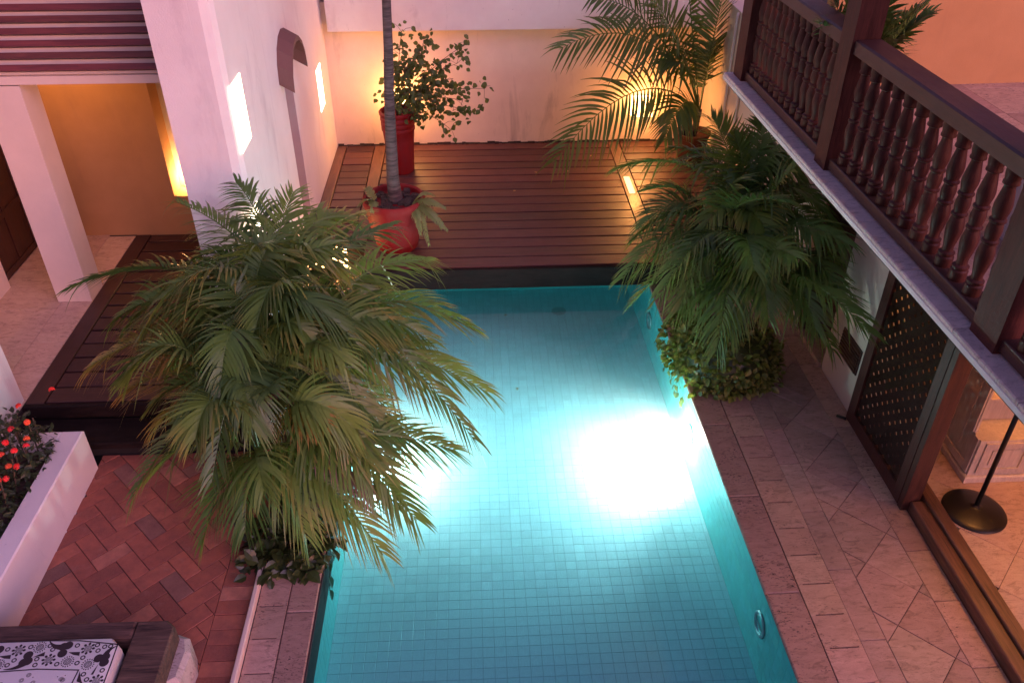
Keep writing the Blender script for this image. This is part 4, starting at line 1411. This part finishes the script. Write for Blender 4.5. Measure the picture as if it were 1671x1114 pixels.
# ------------------------------------------------------------------ leafy plants
def leaf_mesh(name, m, L=0.07, W=0.05, fold=0.25):
    mb = MB(); mb.uv = []
    for (u_, ww, z) in ((0, 0, 0), (0.22, 0.42, 0.01), (0.5, 0.5, 0.02), (0.78, 0.28, 0.0), (1.0, 0.0, -0.05)):
        for s in (-1, 0, 1):
            mb.v.append((u_ * L, s * ww * W, z * L + abs(s) * ww * W * fold))
            mb.uv.append((u_, abs(s)))
    for r in range(4):
        for s in range(2):
            a = r * 3 + s
            mb.f.append((a, a + 3, a + 4, a + 1))
    return mb

def orient(p, d, up, roll=0.0, s=1.0):
    d = Vector(d).normalized(); up = Vector(up)
    y_ = up.cross(d)
    if y_.length < 1e-3:
        y_ = Vector((0, 1, 0))
    y_.normalize(); z_ = d.cross(y_)
    Mx = Matrix((d, y_, z_)).transposed().to_4x4()
    return Matrix.Translation(p) @ Mx @ Matrix.Rotation(roll, 4, 'X') @ Matrix.Scale(s, 4)

def foliage(par, mats4, m, L, W, nind=150, name='leaf', seed=0):
    """mats4: leaf matrices local to the plant; the first nind are objects, the rest one mesh"""
    lm = leaf_mesh(name, m, L, W)
    me = lm.mesh(name, m)
    for Mx in mats4[:nind]:
        place(name, me, par, mw=Mx)
    rest = mats4[nind:]
    if rest:
        big = MB(); big.uv = []
        for Mx in rest:
            b_ = len(big.v)
            big.v += [tuple(Mx @ Vector(v)) for v in lm.v]
            big.uv += lm.uv
            big.f += [tuple(i + b_ for i in f) for f in lm.f]
        big.build('foliage', m, par, kind='stuff')

def mound(cx, cy, rx, ry, h, n, size, seed, bot=0.0, inner=0.75, lump=0.18):
    rr = random.Random(seed); out = []
    for i in range(n):
        a = rr.uniform(0, 2 * PI); e = math.asin(rr.uniform(0.02, 1.0))
        rad = rr.uniform(inner, 1.0) * (1 + lump * noise.noise(Vector((math.cos(a) * 2.2, math.sin(a) * 2.2, e * 2.5 + seed))))
        nrm = Vector((math.cos(a) * math.cos(e), math.sin(a) * math.cos(e), math.sin(e)))
        p = Vector((cx + rx * rad * nrm.x, cy + ry * rad * nrm.y, bot + h * rad * nrm.z))
        d = (nrm * rr.uniform(.1, .9) + Vector((rr.uniform(-1, 1), rr.uniform(-1, 1), rr.uniform(-.9, .3)))).normalized()
        out.append((rad - p.y * 0.1, orient(p, d, nrm + Vector((0, 0, .6)), rr.uniform(-.5, .5), size * rr.uniform(.65, 1.25))))
    out.sort(key=lambda q: -q[0])
    return [q[1] for q in out]

# variegated bush at the foot of the right palm
vb = thing('creeper_bush', 'rounded variegated yellow-green creeper spilling over the right pool coping', 'bush', (2.76, 7.55, 0))
mx = mound(0, 0, 0.62, 0.64, 0.66, 1700, 1.0, 5)
mx += mound(-0.38, 0.28, 0.32, 0.5, 0.62, 500, 1.0, 6)
for i in range(60):
    y_ = U(-.45, .7); p = Vector((-0.52 - U(0, .08), y_, -U(0.0, .22)))
    mx.insert(0, orient(p, (U(-.6, .1), U(-.5, .5), -1), (-1, 0, .4), U(-.5, .5), U(.7, 1.1)))
foliage(vb, mx, M['varieg'], 0.085, 0.058, 290)
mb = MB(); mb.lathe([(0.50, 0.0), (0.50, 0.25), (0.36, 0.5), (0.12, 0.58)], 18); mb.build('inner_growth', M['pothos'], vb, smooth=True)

gc = thing('creeper', 'low dark green creeper at the foot of the left palm', 'ground cover', (-1.72, 5.0, 0))
mx = mound(0, -0.02, 0.40, 0.30, 0.22, 240, 1.0, 8, 0.0, 0.5)
mx += mound(-0.12, 0.3, 0.34, 0.5, 0.3, 160, 1.0, 9, 0.0, 0.5)
mx += mound(0.24, 0.2, 0.20, 0.4, 0.26, 90, 1.0, 9, 0.0, 0.5)
for (x_, y_, z_) in ((0.34, -.05, -.02), (0.35, -.1, -.12), (0.36, -.17, -.06), (0.36, -.22, -.16), (0.33, .05, -.05), (0.34, .12, -.1)):
    mx.insert(0, orient(Vector((x_, y_, z_)), (0.2, U(-.5, .2), -1), (1, 0, .3), U(-.4, .4), U(.7, 1.0)))
foliage(gc, mx, M['pothos'], 0.125, 0.085, 280)
mb = MB(); mb.tube([(0.28, 0, 0.06), (0.35, -0.05, 0.0), (0.355, -0.12, -0.10), (0.355, -0.2, -0.2)], 0.004, 5); mb.build('vine', M['twig'], gc)

# bush in the tall pot
bp_ = thing('potted_bush', 'tall ribbed red pot holding a loose spreading bush before the back wall', 'potted plant', (-1.17, 12.46, DZ))
mb = MB(); mb.lathe([(0.185, 0.0), (0.20, 0.02), (0.225, 0.5), (0.24, 0.66), (0.255, 0.68), (0.255, 0.72), (0.243, 0.735), (0.258, 0.755), (0.258, 0.80), (0.246, 0.815), (0.262, 0.835), (0.262, 0.88), (0.25, 0.895), (0.272, 0.92), (0.278, 0.955), (0.262, 0.975), (0.235, 0.97), (0.225, 0.90), (0.001, 0.90)], 40); mb.build('pot', M['pot'], bp_, smooth=True, sharp=40)
BOUG = [(0.15, 12.2, 1.68), (-0.08, 12.3, 2.3), (-0.04, 12.1, 1.36), (-0.77, 12.1, 1.22), (-1.01, 12.4, 2.45), (-0.24, 12.2, 2.05), (-0.6, 12.3, 1.97), (-1.18, 12.4, 1.95), (-0.36, 12.0, 1.15), (-0.48, 12.0, 1.54), (-0.62, 12.4, 2.38), (-1.3, 12.3, 1.49), (-0.17, 12.0, 1.58), (-0.76, 12.3, 2.24), (-0.9, 12.2, 2.1), (-0.5, 12.2, 1.75), (-0.3, 12.3, 1.8), (-0.95, 12.2, 1.6)]
random.seed(41)
B0 = Vector((0, 0, 0.90))
mx = []
tw_ = MB()
for T in BOUG:
    T = Vector(T) - Vector((-1.17, 12.46, DZ))
    C = T * 0.45 + B0 * 0.55 + Vector((0, 0, 0.28))
    pts = [B0 * (1 - s) ** 2 + C * 2 * s * (1 - s) + T * s * s for s in [i / 9 for i in range(10)]]
    tw_.tube(pts, [0.010 - 0.0008 * i for i in range(10)], 5)
    for i in range(3, 10):
        for k in range(4 if i > 4 else 2):
            p = pts[i]
            q_ = p + Vector((U(-.16, .16), U(-.13, .13), U(-.12, .13)))
            if R() < 0.5:
                tw_.tube([p, (p + q_) / 2 + Vector((0, 0, .02)), q_], 0.003, 4)
            for z in range(2):
                qq = q_ + Vector((U(-.04, .04), U(-.04, .04), U(-.04, .04)))
                mx.append(orient(qq, (U(-1, 1), U(-1, .6), U(-1, .2)), (U(-.4, .4), -0.7, 0.6), U(-.6, .6), U(.65, 1.15)))
random.shuffle(mx)
tw_.build('branches', M['twig'], bp_)
foliage(bp_, mx, M['boug'], 0.085, 0.068, 280)

# flowering shrub in the planter
ix = thing('flowering_shrub', 'dark leafy shrub with orange-red flower clusters in the white planter', 'shrub', (-4.3, 5.1, 0.38))
mx = mound(0.05, 0.72, 0.36, 0.42, 0.62, 700, 1.0, 12, 0.0, 0.55)
mx += mound(0.0, 0.1, 0.34, 0.5, 0.52, 600, 1.0, 13, 0.0, 0.55)
mx += mound(-0.05, -0.6, 0.33, 0.6, 0.42, 500, 1.0, 14, 0.0, 0.55)
random.seed(43); random.shuffle(mx)
foliage(ix, mx, M['ixora'], 0.075, 0.034, 200)
for i in range(26):
    x_, y_ = U(-.2, .2), U(-1.0, 1.0)
    mb = MB(); mb.tube([(x_, y_, 0), (x_ * 1.3, y_ + U(-.1, .1), 0.42)], 0.007, 5)
    mb.build('branch', M['twig'], ix)
IXF = [(-3.91, 6.2, 1.0), (-4.06, 5.69, 0.98), (-4.11, 5.98, 1.0), (-3.97, 5.79, 0.97), (-4.06, 5.55, 0.95), (-3.92, 5.58, 0.88), (-3.98, 5.50, 0.9), (-3.96, 5.33, 0.88), (-4.05, 5.43, 0.92), (-3.94, 5.65, 0.9), (-3.93, 5.38, 0.83), (-4.0, 5.20, 0.85), (-3.97, 5.1, 0.83), (-3.95, 4.95, 0.76), (-4.0, 4.85, 0.75), (-3.98, 5.27, 0.8)]
fm = MB()
random.seed(44)
for i in range(34):
    a = U(0, 6.28); e = math.asin(U(0.1, 1)); n = Vector((math.cos(a) * math.cos(e), math.sin(a) * math.cos(e), math.sin(e)))
    c = n * 0.023
    u_ = n.orthogonal().normalized(); v_ = n.cross(u_)
    for k in range(4):
        qa = k * PI / 2 + U(-.2, .2)
        dd_ = u_ * math.cos(qa) + v_ * math.sin(qa); ee = n.cross(dd_)
        fm.poly([c, c + dd_ * .008 + ee * .005, c + dd_ * .016 + n * .002, c + dd_ * .008 - ee * .005])
fme = fm.mesh('flower', M['petal'])
for p in IXF:
    place('flower', fme, ix, Vector(p) - Vector((-4.3, 5.1, 0.38)), (U(-.5, .5), U(-.5, .5), U(0, 6)))

# potted palm on the balcony
by_ = thing('potted_palm', 'small dark palm in a red pot behind the balcony balusters', 'palm', (3.34, 7.15, HB - 0.003))
mb = MB(); mb.lathe([(0.13, 0.0), (0.19, 0.30), (0.21, 0.33), (0.21, 0.37), (0.18, 0.37), (0.17, 0.32), (0.001, 0.32)], 28); mb.build('pot', M['pot'], by_, smooth=True, sharp=45)
random.seed(51)
for k in range(16):
    az = k * 2.4; el = U(.3, 1.2)
    B = Vector((3.34, 7.15, HB + 0.34))
    frond(by_, B, B + Vector((math.cos(az) * .55 * math.cos(el) + .0, math.sin(az) * .55 * math.cos(el), .35 + .75 * math.sin(el))), 0.25, M['palmdark'], n=22, LL=0.3, LW=0.014, droop=.4, start=.35)

# fallen leaves
random.seed(61)
lfm = leaf_mesh('fallen_leaf', M['dryleaf'], 0.06, 0.04).mesh('fallen_leaf', M['dryleaf'])
for i, (x_, y_, z_, lab) in enumerate(((0.44, 8.37, PF, 'small yellow leaf lying on the pool floor in mid-pool'), (0.38, 10.05, PF, 'small yellow leaf lying on the pool floor near the deck'),
        (0.95, 12.25, DZ, 'tiny pale dead leaf on the deck near the back wall'), (1.45, 12.3, DZ, 'tiny pale dead leaf on the deck left of the border board'), (1.9, 12.9, DZ, 'tiny dead leaf on the deck below the lamp'),
        (0.55, 11.6, DZ, 'tiny pale dead leaf in the middle of the deck'), (-3.3, 7.25, DZ, 'tiny pale dead leaf on the dark left deck'))):
    tag(place('fallen_leaf', lfm, None, (x_, y_, z_ + .006), (U(-.1, .1), U(-.1, .1), U(0, 6))), lab, 'leaf', 'fallen leaves')
